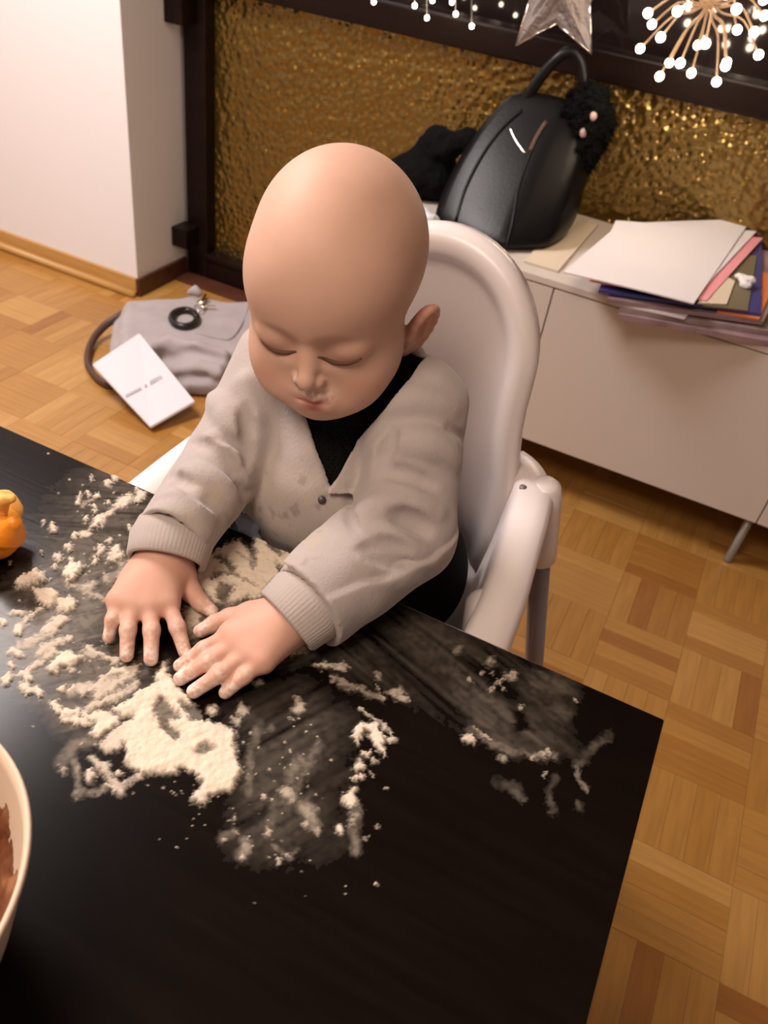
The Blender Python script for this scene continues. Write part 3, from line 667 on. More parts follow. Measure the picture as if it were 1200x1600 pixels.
# ears
for s_ in (-1, 1):
    Re = rz(s_*(-.52 if s_ > 0 else -.30))@ry(s_*.30)@rx(-.10)
    c = np.array((s_*(.0690 if s_ > 0 else .064), .010, -.012)); loc = lambda a, b_, c_: c+Re@np.array((s_*a, b_, c_))
    E(c, (.0055, .0150, .0240), .006, Re)
    rim = [loc(.004, .014*math.cos(t), .0235*math.sin(t)) for t in np.linspace(-1.3, 3.6, 14)]
    for i in range(len(rim)-1): K(rim[i], rim[i+1], .0030, .0030, .003)
    E(loc(.0065, -.001, .000), (.0045, .0090, .0140), .003, Re, cut=True)
    K(loc(.004, .003, .010), loc(.004, .006, -.008), .0022, .0022, .003)
    E(loc(.001, -.006, -.0215), (.0055, .0080, .0075), .006, Re); K(loc(.003, -.0125, -.004), loc(.003, -.011, .002), .0035, .003, .004)
# neck, trunk, arms, legs (all under clothes)
K((0, .008, -.030), (0, .018, -.075), .036, .036, .02)
B.cap((-.362, .118, .822), (-.362, .125, .70), .056, .064, .03); B.cap((-.42, .112, .848), (-.29, .117, .850), .024, .024, .014); B.cap((-.385, .150, .61), (-.325, .150, .61), .065, .065, .03)
SHR, ELR, WRR = np.array([-.422, .098, .858]), np.array([-.424, .020, .797]), onz(257, 872, .768)
SHL, ELL, WRL = np.array([-.284, .103, .868]), np.array([-.250, .030, .795]), onz(452, 968, .766)
for a, e, w_ in ((SHR, ELR, WRR), (SHL, ELL, WRL)):
    B.cap(a, e, .024, .021, .02); B.cap(e, w_, .021, .0185, .012)
for s_ in (-1, 1):
    hip, kn, an = np.array([XC-.01+s_*.042, .14, .605]), np.array([XC-.005+s_*.058, -.02, .615]), np.array([XC-.005+s_*.060, -.01, .42])
    B.cap(hip, kn, .046, .034, .02); B.cap(kn, an, .032, .022, .012); B.cap(an, an+np.array([0, -.055, -.02]), .020, .015, .01)
# hands: (knuckle, middle joint, tip) per finger, traced on the table top
def P2(p, z): return onz(p[0], p[1], z)
def hand(wrist, fingers, thumb, back, tipz=.7472):
    for kn, pip, tip, r in fingers:
        k3, p3, t3 = P2(kn, .7610), P2(pip, .7570), P2(tip, tipz)
        B.cap(wrist, k3, .0150, .0092, .012); B.chain([k3+(wrist-k3)*.36, k3+(p3-k3)*.12], [r*1.30, r*1.10], .0075); B.chain([k3, p3, t3], [r*1.08, r, r*.88], .0034)
    B.ell(P2(back, .7600), (.024, .024, .0115), np.eye(3), .012)
    t = [P2(thumb[0], .757), P2(thumb[1], .752), P2(thumb[2], .7505), P2(thumb[3], .7485)]
    B.cap(wrist, t[0], .014, .0115, .012); B.chain(t, [.0115, .0080, .0068, .0056], .004)
RF = [((185, 937), (176, 968), (170, 996), .0054), ((207, 942), (200, 984), (198, 1024), .0060), ((234, 945), (237, 985), (236, 1030), .0062), ((262, 940), (277, 980), (289, 1018), .0060)]
LF = [((362, 990), (318, 1014), (281, 1040), .0058), ((374, 1004), (326, 1034), (282, 1060), .0062), ((392, 1020), (345, 1052), (303, 1080), .0062), ((413, 1032), (381, 1057), (352, 1082), .0056)]
RT = [(282, 900), (299, 925), (313, 941), (331, 955)]; LT = [(392, 965), (360, 966), (337, 974), (313, 986)]
hand(WRR, RF, RT, (235, 905)); hand(WRL, LF, LT, (410, 985))
TIPS = np.array([P2(f[2], .750) for f in RF+LF]+[P2(RT[3], .75), P2(LT[3], .75)]); PIPS = np.array([P2(f[1], .762) for f in RF+LF])
HINV = HR.T/HS
def skin_color(P):
    c = np.tile(np.array([.60, .37, .275]), (len(P), 1)); q = (P-HO)@HINV.T
    n = fbm(P[:, 0]*60, P[:, 1]*60, P[:, 2]*60, seed=5); c *= (.95+.10*n)[:, None]
    def mixin(wt, col):
        nonlocal c
        wt = np.clip(wt, 0, 1)[:, None]; c = c*(1-wt)+np.array(col)*wt
    head = sstep(.84, .87, P[:, 2])
    g = lambda p, r: np.exp(-(((q-np.array(p))/np.array(r))**2).sum(1))
    for s_ in (-1, 1):
        mixin(.45*head*g((s_*.036, -.055, -.026), (.016, .03, .013)), (.62, .27, .20))
        mixin(.55*head*g((s_*.076, .008, 0), (.012, .02, .028)), (.62, .25, .17))
        mixin(.62*head*g((s_*.0240, -.072, .0008), (.016, .014, .0048)), (.34, .15, .10)); mixin(.35*head*g((s_*.0155, -.074, .008), (.008, .012, .007)), (.40, .18, .13))  # brow shade in the eye sockets, painted into the skin colour
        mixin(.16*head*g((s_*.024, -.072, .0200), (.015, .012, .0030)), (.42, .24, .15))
    lip = np.maximum(g((MX, -.081, -.0362), (.0125, .012, .0032)), g((MX, -.078, -.0432), (.0105, .012, .0040)))
    mixin(1.1*head*lip, (.37, .10, .085))
    fl_ = np.maximum(g((.0, -.092, -.0200), (.0060, .006, .0020)), .95*g((.005, -.084, -.0300), (.014, .01, .0028))); fl_ = np.maximum(fl_, .6*g((.018, -.076, -.031), (.006, .01, .006)))
    fl_ = np.maximum(fl_, .9*g((-.0068, -.084, -.017), (.0024, .005, .004)))
    n2 = fbm(P[:, 0]*420, P[:, 1]*420, P[:, 2]*420, seed=8); mixin(head*fl_*sstep(.30, .60, n2)*.95, (.84, .72, .62))
    hand_ = sstep(.80, .785, P[:, 2])*sstep(-.06, -.075, P[:, 1])
    mixin(hand_*.35, (.64, .31, .235))
    dt = np.min(np.linalg.norm(P[:, None, :]-TIPS[None], axis=2), 1) if len(P) < 1 else np.full(len(P), 9.)
    dp = np.full(len(P), 9.)
    for t in TIPS: dt = np.minimum(dt, np.linalg.norm(P-t, axis=1))
    for t in PIPS: dp = np.minimum(dp, np.linalg.norm(P-t, axis=1))
    mixin(hand_*np.maximum(sstep(.017, .004, dt)*.85, sstep(.010, .003, dp)*.45)*sstep(.30, .65, n2), (.82, .70, .62))
    mixin(hand_*sstep(.747, .742, P[:, 2])*.8, (.82, .70, .60))
    return c
body = adopt(B.build('body', M['skin'], None, skin_color), person)
def face_pt(x, z):
    y = -.11
    while y < -.03:
        if B.sample(hl(x, y, z)) < 0: break
        y += .0005
    return hl(x, y-.0004, z)
for s_ in (-1, 1):
    pts = [face_pt(s_*(.0245+.0160*t), .0032-.0052*(1-t*t)-.0004*t) for t in np.linspace(-1, 1, 13)]
    adopt(tube('eyelashes', pts, [.0006+.0015*(1-t*t) for t in np.linspace(-1, 1, 13)], M['lash'], None, 8), person)
# fingernails
def nails(f, n=12):
    pass

# cardigan
C = Sculpt(axis((-.55, -.15, .0022)), axis((-.145, .235, .0022)), axis((.60, .935, .0022)))
C.cap((-.365, .118, .835), (-.362, .105, .74), .076, .082, .03); C.ell((-.358, .072, .770), (.082, .066, .062), k=.03); C.cap((-.425, .105, .855), (-.285, .110, .860), .038, .038, .03)
C.cap((-.39, .16, .64), (-.32, .16, .64), .085, .085, .04); C.ell((-.362, .118, .885), (.062, .056, .036), k=.03)
CR, CL = onz(268, 845, .777), onz(478, 945, .775)
for a, e, w_, r in ((SHR, ELR, CR, (.041, .038, .0315)), (SHL, ELL, CL, (.044, .043, .0335))):
    C.cap(a, e, r[0], r[1], .007); C.cap(e, w_, r[1], r[2], .006)
def fold(pts, r, dep, cut, k=.008):
    q = [C.hit(*p) for p in pts]; q = [p for p in q if p is not None]
    if len(q) < 2: return
    q = [p+(-ray(*pt)/np.linalg.norm(ray(*pt)))*dep for p, pt in zip(q, pts)]
    q = catmull(q, 3) if len(q) > 2 else q; n = len(q)
    rr = [r*(.35+.65*math.sin(math.pi*(i+.5)/n)) for i in range(n)]
    for i in range(n-1): C.cap(q[i], q[i+1], rr[i], rr[i+1], k, cut)
ridges = [([(590, 700), (640, 690), (680, 700), (705, 722)], .009), ([(580, 775), (630, 785), (680, 800)], .010), ([(560, 820), (590, 800), (620, 790)], .011), ([(575, 830), (620, 850), (665, 870)], .009), ([(540, 850), (580, 880), (640, 900)], .008), ([(600, 640), (650, 625), (700, 640)], .008), ([(325, 695), (350, 705), (378, 730)], .008), ([(288, 740), (315, 745), (345, 765), (360, 790)], .008), ([(262, 780), (295, 783), (328, 805)], .007), ([(235, 815), (280, 808), (320, 830)], .007), ([(330, 620), (355, 650), (380, 690)], .008), ([(360, 560), (385, 600), (395, 650)], .008)]
for p, r in ridges: fold(p, r, -.0050, False, .011)
grooves = [([(590, 735), (632, 740), (676, 757)], .0042), ([(596, 725), (603, 700), (612, 675)], .0045), ([(615, 803), (645, 815), (668, 832)], .0038), ([(703, 670), (726, 684)], .0032), ([(555, 825), (546, 800), (552, 780)], .0042), ([(298, 655), (340, 680), (388, 704)], .0045), ([(383, 640), (389, 680), (388, 730)], .0040), ([(300, 690), (330, 700), (360, 730), (383, 775)], .0045), ([(375, 768), (390, 775)], .006), ([(265, 742), (300, 765), (340, 795)], .003), ([(560, 860), (600, 850), (640, 862)], .0026), ([(575, 870), (620, 880), (655, 900)], .0026)]
for p, r in grooves: fold(p, r*1.15, .0006, True, .008)
Cg = C._grid(C._sl((-9, -9, -9), (9, 9, 9)))
wob = (fbm(Cg[0]*26, Cg[1]*26, Cg[2]*26, seed=21, oct=2)-.5).astype(np.float32)*.0055
C.d += wob
outer = C.d.copy()
def hitc(px, py, y):
    p = C.hit(px, py); return ony(px, py, y) if p is None else p
V0 = [hitc(*q) for q in ((515, 766, .012), (500, 728, .02), (486, 690, .02), (470, 640, .03), (455, 600, .04))]; V1 = [hitc(*q) for q in ((527, 745, .02), (538, 722, .02), (556, 690, .025), (600, 640, .04), (640, 590, .05))]
vpoly = [(p[0], p[2]) for p in V0] + [(-.400, .97), (-.30, .97)] + [(p[0], p[2]) for p in reversed(V1)]
# placket: the baby's left front overlaps; a small step along the closing line
pl = [hitc(*q) for q in ((515, 765, .012), (530, 785, .012), (545, 815, .012), (550, 836, .012))]
plx = np.interp(Cg[2][0, 0], [p[2] for p in reversed(pl)], [p[0] for p in reversed(pl)])[None, None, :]
stepf = sstep(-.0015, .0015, Cg[0]-plx)*sstep(.055, .03, Cg[1])*sstep(.83, .80, Cg[2])*sstep(.10, .03, np.abs(Cg[0]-plx))
C.d -= (stepf*.0062).astype(np.float32)
Cx, Cz = np.meshgrid(C.c[0], C.c[2], indexing='ij'); dv = dpoly(Cx, Cz, vpoly).astype(np.float32)[:, None, :]
front = (Cg[1]-.118).astype(np.float32)
vcut = np.maximum(dv, front)                     # V opening at the front
qh = [(Cg[0]-HO[0]), (Cg[1]-HO[1]), (Cg[2]-HO[2])]
neck = (np.sqrt((Cg[0]+.363)**2+((Cg[1]-.112)*1.1)**2)-.050+0*Cg[2]).astype(np.float32); neck = np.maximum(neck, (.872-Cg[2]).astype(np.float32))
opening = np.minimum(vcut, neck)
shell = np.maximum(C.d, -(outer+.0045))          # hollow garment
shell = -smin(-shell, opening, .002)
# hem: open below the waist; cuffs: open beyond the wrists
shell = np.maximum(shell, (.635-Cg[2]).astype(np.float32))
for w_, e in ((CR, ELR), (CL, ELL)):
    ax = (w_-e)/np.linalg.norm(w_-e); pl_ = ((Cg[0]-w_[0])*ax[0]+(Cg[1]-w_[1])*ax[1]+(Cg[2]-w_[2])*ax[2]).astype(np.float32)
    rad = np.sqrt((Cg[0]-w_[0])**2+(Cg[1]-w_[1])**2+(Cg[2]-w_[2])**2)
    shell = np.where(rad < .06, np.maximum(shell, pl_), shell)
tbl = (.7412-Cg[2]+0*Cg[0]); shell = np.where(Cg[1] < .0005, np.maximum(shell, tbl), shell).astype(np.float32)
C.d = shell
def knit_color(P):
    c = np.tile(np.array([.41, .355, .337]), (len(P), 1)); n = fbm(P[:, 0]*30, P[:, 1]*30, P[:, 2]*30, seed=55); c *= (.93+.14*n)[:, None]
    n2 = fbm(P[:, 0]*160, P[:, 1]*160, P[:, 2]*160, seed=56)
    belly = sstep(.05, .02, P[:, 1])*sstep(.84, .80, P[:, 2])*sstep(-.43, -.40, P[:, 0])*sstep(-.27, -.30, P[:, 0])
    wt = np.clip(belly*(.18+.8*sstep(.62, .72, n2)), 0, .6)[:, None]; c = c*(1-wt)+np.array([.46, .38, .29])*wt
    dk = np.clip(belly*sstep(.64, .72, fbm(P[:, 0]*110, P[:, 1]*110, P[:, 2]*110, seed=58))*.4, 0, 1)[:, None]; c = c*(1-dk)+np.array([.14, .115, .10])*dk
    return c
card = adopt(C.build('cardigan', M['knit'], None, knit_color), person)
def cardpart(o): o.parent = card; return o
def cuff(w_, e, tip, r0, r1, sq):
    ax = tip-w_; L_ = np.linalg.norm(ax); ax = ax/L_; s_ = np.cross(ax, (0, 0, 1)); s_ /= np.linalg.norm(s_); u = np.cross(s_, ax); V = []; F = []; n = 180
    prof = [(-.014, r0-.003), (-.006, r0-.0012), (0, r0+.0003), (L_*.5, (r0+r1)/2+.0004), (L_-.002, r1+.001), (L_, r1-.001), (L_-.002, r1-.0035), (L_*.5, (r0+r1)/2-.003), (0, r0-.003)]
    for t, r in prof:
        for k in range(n):
            a = 2*math.pi*k/n; rib = 1+.009*math.cos(60*a)*(1 if 0 <= t <= L_ else .3)
            p = w_+ax*t+s_*math.cos(a)*r*rib*1.06+u*math.sin(a)*r*rib*sq; p[2] = max(p[2], .7410); V.append(p)
    for i in range(len(prof)-1):
        for k in range(n): F.append((i*n+k, i*n+(k+1) % n, (i+1)*n+(k+1) % n, (i+1)*n+k))
    return cardpart(mesh('cuff', V, F, M['rib'], None, True))
cuff(CR, ELR, onz(259, 880, .768), .0318, .0292, .95); cuff(CL, ELL, onz(447, 972, .766), .0322, .0290, .92)
# neck band following the V and the closing line
def band(pts, name='button_band'):
    q = [C.hit(*p) for p in pts]; q = [p for p in q if p is not None]
    q = catmull(q, 6); return cardpart(tube(name, q, .0030, M['rib'], None, 8))
bandL = [(463, 655), (474, 690), (487, 720), (500, 745), (510, 763)]; bandR = [(592, 655), (570, 682), (555, 702), (543, 725), (536, 745), (526, 765)]
def button(px, py, r=.0046):
    p = C.hit(px, py)
    if p is None: return
    d = -ray(px, py); d /= np.linalg.norm(d); return cardpart(tube('button', [p-d*.002, p+d*.0012, p+d*.0020], [r, r, r*.8], M['button'], None, 16))
button(503, 781, .0036)
# black shirt under the cardigan
Sh = Sculpt(axis((-.48, -.24, .0025)), axis((.0, .21, .0025)), axis((.62, .935, .0025)))
Sh.cap((-.365, .118, .835), (-.362, .105, .74), .068, .075, .03); Sh.ell((-.358, .072, .770), (.075, .058, .055), k=.03); Sh.cap((-.425, .105, .855), (-.285, .110, .860), .030, .030, .03)
Sh.ell((-.362, .112, .882), (.058, .054, .036), k=.02); Sh.cap((-.362, .108, .87), hl(0, .012, -.048), .046, .0425, .01); Sh.cap((-.388, .16, .66), (-.325, .16, .66), .07, .07, .04)
Sh.d = np.maximum(Sh.d, -(Sh.d+.003)); gS = Sh._grid(Sh._sl((-9, -9, -9), (9, 9, 9)))
nk = np.maximum(np.sqrt((gS[0]+.363)**2+(gS[1]-.105)**2)-.034+0*gS[2], .905-gS[2]+0*gS[0]); Sh.d = -smin(-Sh.d, nk.astype(np.float32), .003)
adopt(Sh.build('shirt', M['black_cotton']), person)
# black shirt sleeve linings peeping out of the cuffs
# trousers
Tr = Sculpt(axis((-.50, -.19, .004)), axis((-.075, .255, .004)), axis((.40, .735, .004)))
Tr.cap((-.40, .150, .63), (-.30, .150, .63), .088, .088, .03)
for s_ in (-1, 1):
    hip, kn, an = np.array([XC-.01+s_*.045, .14, .612]), np.array([XC-.005+s_*.062, -.005, .612]), np.array([XC-.005+s_*.064, .0, .45])
    Tr.cap(hip, kn, .058, .046, .03); Tr.cap(kn, an, .044, .036, .02)
adopt(Tr.build('trousers', M['dark_denim']), person)
# small blue cloth tucked between belly and table edge
Bc = Sculpt(axis((-.425, -.345, .0015)), axis((-.012, .06, .0015)), axis((.715, .775, .0015)))
Bc.cap((-.402, .012, .742), (-.392, .014, .738), .006, .007, .004); Bc.cap((-.403, .024, .752), (-.390, .022, .738), .006, .007, .004); Bc.cap((-.396, .008, .736), (-.385, .010, .728), .006, .006, .004)
tag(Bc.build('cloth', M['blue_cloth']), 'scrap of light blue cloth tucked between the cardigan and the table edge', 'cloth')

# ================================================================== SIDEBOARD
CF, CT = 1.26, .555; cab = empty('sideboard', (-.1, CF+.2, 0)); tag(cab, 'long low white sideboard with flat handleless doors under the amber glass', 'sideboard')
def cpart(name, lo, hi, m_='cab', bev=.0015): return adopt(box(name, lo, hi, M[m_], None, bev), cab)
XL = -1.012; DW = .601
cpart('body', (XL, CF+.022, .150), (XL+3*DW, 1.74, CT-.017))
cpart('top_panel', (XL-.002, CF-.002, CT-.016), (XL+3*DW+.002, 1.742, CT), bev=.002)
for k in range(3): cpart('door', (XL+k*DW+.0015, CF, .146), (XL+(k+1)*DW-.0015, CF+.019, CT-.019))
for k in range(4):
    for y in (CF+.03, 1.69):
        x = XL+k*DW+(.03 if k == 0 else -.03 if k == 3 else -.012); adopt(tube('leg', [(x, y, .15), (x, y, .006), (x, y, 0)], [.010, .010, .012], M['steel'], None, 14), cab)

# ---- stack of papers on the sideboard
def sheet(name, corners, z0, z1, m_, label, cat, group=None, sag=0.):
    c = [np.array(p[:2]) for p in corners]; nx, ny = 8, 8; V = []; F = []
    for top in (0, 1):
        for i in range(nx+1):
            for j in range(ny+1):
                u, v = i/nx, j/ny; p = c[0]*(1-u)*(1-v)+c[1]*u*(1-v)+c[2]*u*v+c[3]*(1-u)*v
                dz = sag*(math.sin(u*3.1)*math.sin(v*2.6+.3)-.25*(1-v))
                V.append((p[0], p[1], (z1 if top else z0)+dz))
    n = (nx+1)*(ny+1); q = lambda i, j: i*(ny+1)+j
    for i in range(nx):
        for j in range(ny):
            F.append((n+q(i, j), n+q(i+1, j), n+q(i+1, j+1), n+q(i, j+1))); F.append((q(i, j), q(i, j+1), q(i+1, j+1), q(i+1, j)))
    for i in range(nx): F.append((q(i, 0), q(i+1, 0), n+q(i+1, 0), n+q(i, 0))); F.append((q(i+1, ny), q(i, ny), n+q(i, ny), n+q(i+1, ny)))
    for j in range(ny): F.append((q(0, j+1), q(0, j), n+q(0, j), n+q(0, j+1))); F.append((q(nx, j), q(nx, j+1), n+q(nx, j+1), n+q(nx, j)))
    o = mesh(name, V, F, M[m_], None, True); autosmooth(o, .6); return tag(o, label, cat, group)
def quad(pts, z): return [onz(x, y, z) for x, y in pts]
zz = CT+.0005; GP = 'papers piled on the sideboard'
def layer(name, pts, th, m_, label, cat, sag=0.):
    global zz
    o = sheet(name, quad(pts, zz+th/2), zz, zz+th, m_, label, cat, GP, sag); zz += th+.0006; return o
layer('magazine', [(965, 494), (1215, 540), (1260, 420), (1010, 385)], .011, 'mauve_mag', 'thick mauve magazine at the very bottom of the paper pile', 'magazine')
layer('magazine', [(968, 484), (1212, 523), (1262, 405), (1000, 378)], .010, 'grey_mag', 'mottled grey brown magazine second from the bottom of the pile', 'magazine')
layer('envelope', [(956, 474), (1070, 498), (1150, 400), (1005, 372)], .004, 'paper', 'white envelope jutting out between two magazines low in the pile', 'envelope')
layer('magazine', [(948, 470), (1192, 505), (1240, 400), (1000, 368)], .009, 'mauve_mag', 'mauve grey magazine in the middle of the paper pile', 'magazine')
layer('leaflet', [(1120, 488), (1186, 500), (1215, 430), (1130, 420)], .004, 'orange_paper', 'orange printed leaflet sticking out at the right of the pile', 'leaflet')
layer('folder', [(935, 455), (1188, 492), (1190, 375), (975, 358)], .006, 'blue', 'dark blue folder just under the loose white sheets', 'folder')
layer('booklet', [(1098, 478), (1168, 486), (1182, 400), (1130, 400)], .003, 'green_mag', 'olive green booklet peeping out at the right under the sheets', 'booklet')
layer('card', [(1090, 474), (1135, 476), (1148, 440), (1120, 425)], .003, 'cream', 'cream card peeping out beside the pink sheet on the pile', 'card')
layer('sheet_of_paper', [(920, 440), (1104, 470), (1192, 372), (985, 352)], .0015, 'pink', 'pink sheet of paper showing along the right edge of the top sheets', 'paper')
layer('sheet_of_paper', [(925, 425), (1095, 455), (1182, 362), (962, 345)], .003, 'paper', 'white sheet of paper directly under the topmost sheet, reaching further back', 'paper')
layer('sheet_of_paper', [(880, 425), (1084, 474), (1174, 343), (968, 350)], .003, 'paper', 'topmost large white sheet of paper on the pile', 'paper', .004)
tis = Sculpt(axis((-.16, .02, .002)), axis((1.22, 1.36, .002)), axis((.54, .66, .002)))
p0 = onz(1162, 440, zz-.006)
tis = Sculpt(axis((p0[0]-.05, p0[0]+.05, .002)), axis((p0[1]-.05, p0[1]+.05, .002)), axis((zz-.035, zz+.035, .002)))
for q in ((0, 0, 0), (.012, .01, .004), (-.01, .012, .003), (.006, -.014, -.001)): tis.ell(p0+np.array(q), (.014, .012, .009), k=.006)
g_ = tis._grid(tis._sl((-9, -9, -9), (9, 9, 9))); tis.d += (np.abs(fbm(g_[0]*90, g_[1]*90, g_[2]*90, seed=71)-.5)*.012).astype(np.float32)
tag(tis.build('tissue', M['paper']), 'small crumpled white tissue on the right edge of the paper pile', 'tissue', GP)
sheet('envelope', quad([(818, 408), (872, 424), (934, 352), (884, 344)], CT+.004), CT+.0008, CT+.006, 'cream', 'cream envelope lying flat between the black handbag and the paper pile', 'envelope')
sheet('folder', quad([(1130, 395), (1240, 410), (1290, 350), (1190, 330)], CT+.02), CT+.0008, CT+.010, 'cream', 'cream folder lying flat behind the right end of the paper pile', 'folder') if False else None

# ---- black handbag leaning against the glass
bag = empty('handbag', (-.6, 1.5, CT)); tag(bag, 'black leather handbag with upright handle standing before the amber glass', 'handbag')
def ring_loft(name, rings, m_, sub=2):
    V = []; F = []; n = len(rings[0])
    for r in rings: V += [tuple(p) for p in r]
    for i in range(len(rings)-1):
        for k in range(n): F.append((i*n+k, i*n+(k+1) % n, (i+1)*n+(k+1) % n, (i+1)*n+k))
    F.append(tuple(range(n-1, -1, -1))); F.append(tuple((len(rings)-1)*n+k for k in range(n)))
    o = mesh(name, V, F, M[m_], None, True); s = o.modifiers.new('sub', 'SUBSURF'); s.levels = sub; s.render_levels = sub; return o
z0 = CT+.002
def zr(z, pts): return [(x, y, z) for x, y in pts]
r0 = zr(z0, [(-.745, 1.365), (-.65, 1.335), (-.565, 1.325), (-.49, 1.40), (-.47, 1.52), (-.49, 1.62), (-.62, 1.63), (-.72, 1.56)])
r0b = zr(z0+.012, [(-.760, 1.360), (-.65, 1.325), (-.555, 1.315), (-.475, 1.395), (-.455, 1.52), (-.475, 1.635), (-.62, 1.638), (-.74, 1.57)])
r1 = zr(.64, [(-.765, 1.42), (-.67, 1.395), (-.565, 1.385), (-.475, 1.43), (-.445, 1.53), (-.470, 1.63), (-.62, 1.637), (-.74, 1.58)])
r2 = zr(.735, [(-.745, 1.49), (-.66, 1.475), (-.565, 1.47), (-.490, 1.50), (-.455, 1.55), (-.475, 1.625), (-.60, 1.632), (-.72, 1.60)])
r3 = zr(.815, [(-.705, 1.555), (-.645, 1.550), (-.56, 1.55), (-.505, 1.56), (-.48, 1.585), (-.49, 1.61), (-.59, 1.615), (-.69, 1.60)])
r4 = zr(.845, [(-.675, 1.580), (-.64, 1.576), (-.56, 1.576), (-.525, 1.58), (-.51, 1.590), (-.515, 1.602), (-.59, 1.604), (-.67, 1.598)])
bag_body = adopt(ring_loft('body', [r0, r0b, r1, r2, r3, r4], 'leather'), bag)
hp = [ony(x, y, d) for x, y, d in ((812, 172, 1.572), (838, 130, 1.58), (870, 92, 1.59), (893, 82, 1.60), (908, 105, 1.605), (910, 150, 1.60), (905, 190, 1.59))]
adopt(tube('handle', catmull(hp, 8), .013, M['leather'], None, 12), bag)
from mathutils.bvhtree import BVHTree
bag_body.data.attributes.new('crease_edge', 'FLOAT', 'EDGE')
for e in bag_body.data.edges:
    a_, b_ = e.vertices
    if a_ % 8 == b_ % 8 and a_ % 8 in (0, 2, 3): bag_body.data.attributes['crease_edge'].data[e.index].value = .75
bpy.context.view_layer.update(); dg = bpy.context.evaluated_depsgraph_get(); BT = BVHTree.FromObject(bag_body, dg); BMI = bag_body.matrix_world.inverted()
def on_bag(px, py, off=.002):
    o_ = BMI @ Vector(CAM); d_ = (BMI.to_3x3() @ Vector(ray(px, py))).normalized(); h_ = BT.ray_cast(o_, d_)
    if h_[0] is None: return None
    p_ = bag_body.matrix_world @ h_[0]; return np.array(p_)-ray(px, py)/np.linalg.norm(ray(px, py))*off
def bagline(name, pts, r, m_, **k): return adopt(tube(name, catmull([p for p in (on_bag(*q) for q in pts) if p is not None], 6), r, M[m_], None, 8, **k), bag)
bagline('piping', [(712, 345), (728, 292), (755, 240), (785, 200), (815, 172)], .0035, 'leather')
bagline('piping', [(791, 385), (800, 350), (808, 300), (822, 255), (842, 205)], .0030, 'leather')
bagline('clasp', [(797, 200), (805, 218), (820, 240)], .0028, 'chrome')
bagline('zip_pull', [(853, 190), (838, 214), (828, 236)], .0050, 'strap')
# black fur charm
ch = empty('fur_charm', tuple(ony(925, 185, 1.57))); tag(ch, 'black fur pompom charm with two pale beads hanging on the handbag', 'charm')
fc = Sculpt(axis((-.56, -.36, .0028)), axis((1.44, 1.66, .0028)), axis((.64, .90, .0028)))
pc = [ony(922, 160, 1.575), ony(926, 195, 1.57), ony(915, 232, 1.565), ony(905, 262, 1.56)]
fc.chain(pc, [.042, .046, .040, .026], .01); fc.cap(ony(880, 165, 1.585), ony(915, 180, 1.575), .035, .035, .01)
g_ = fc._grid(fc._sl((-9, -9, -9), (9, 9, 9))); fc.d += ((fbm(g_[0]*55, g_[1]*55, g_[2]*55, seed=81)-.5)*.022+(vnoise(g_[0]*220, g_[1]*220, g_[2]*220, seed=84)-.5)*.010).astype(np.float32)
adopt(fc.build('fur', M['black_fur']), ch)
P_, F_ = fc.mesh(); V = []; F = []; cc_ = P_.mean(0)
for q_ in P_[RNG.choice(len(P_), 900, replace=False)]:
    d_ = q_-cc_; d_ /= np.linalg.norm(d_); d_ = d_+RNG.normal(size=3)*.45+np.array([0, 0, -.25]); d_ /= np.linalg.norm(d_); t_ = np.cross(d_, RNG.normal(size=3)); t_ /= np.linalg.norm(t_); b2 = np.cross(d_, t_)
    n_ = len(V); L_ = RNG.uniform(.010, .020); V += [q_-d_*.003+t_*.0012, q_-d_*.003-t_*.0006+b2*.001, q_-d_*.003-t_*.0006-b2*.001, q_+d_*L_]; F += [(n_, n_+1, n_+3), (n_+1, n_+2, n_+3), (n_+2, n_, n_+3)]
fs_ = adopt(mesh('fur_strands', V, F, M['black_fur']), ch); fs_['kind'] = 'stuff'
for q, r in (((927, 182), .0085), ((912, 207), .0095)):
    p = fc.hit(*q, t0=1.5, t1=2.6)
    p = ony(q[0], q[1], 1.525) if p is None else p
    bm = bmesh.new(); bmesh.ops.create_uvsphere(bm, u_segments=14, v_segments=8, radius=r)
    for v in bm.verts: v.co = Vector(p)+Vector((v.co.x, v.co.y*.8, v.co.z*1.2))
    adopt(bmobj('bead', bm, M['bead'], None, True), ch)
# black knitted hat behind the bag
ht = Sculpt(axis((-1.0, -.70, .003)), axis((1.40, 1.66, .003)), axis((CT+.0005, .80, .003)))
for a, r in (((-.85, 1.54, .60), (.085, .07, .06)), ((-.83, 1.55, .64), (.055, .05, .085)), ((-.90, 1.55, .59), (.06, .06, .045))): ht.ell(np.array(a)-np.array([.018, 0, 0]), r, k=.02)
ht.cap(ony(700, 235, 1.52), ony(672, 222, 1.52), .030, .008, .015); ht.cap(ony(735, 222, 1.53), ony(695, 215, 1.53), .03, .02, .015)
g_ = ht._grid(ht._sl((-9, -9, -9), (9, 9, 9))); ht.d += ((fbm(g_[0]*30, g_[1]*30, g_[2]*30, seed=86)-.5)*.02).astype(np.float32); ht.d[:, :, 0] = .01
tag(ht.build('hat', M['black_wool']), 'black woollen hat slumped to the left of the handbag', 'hat')
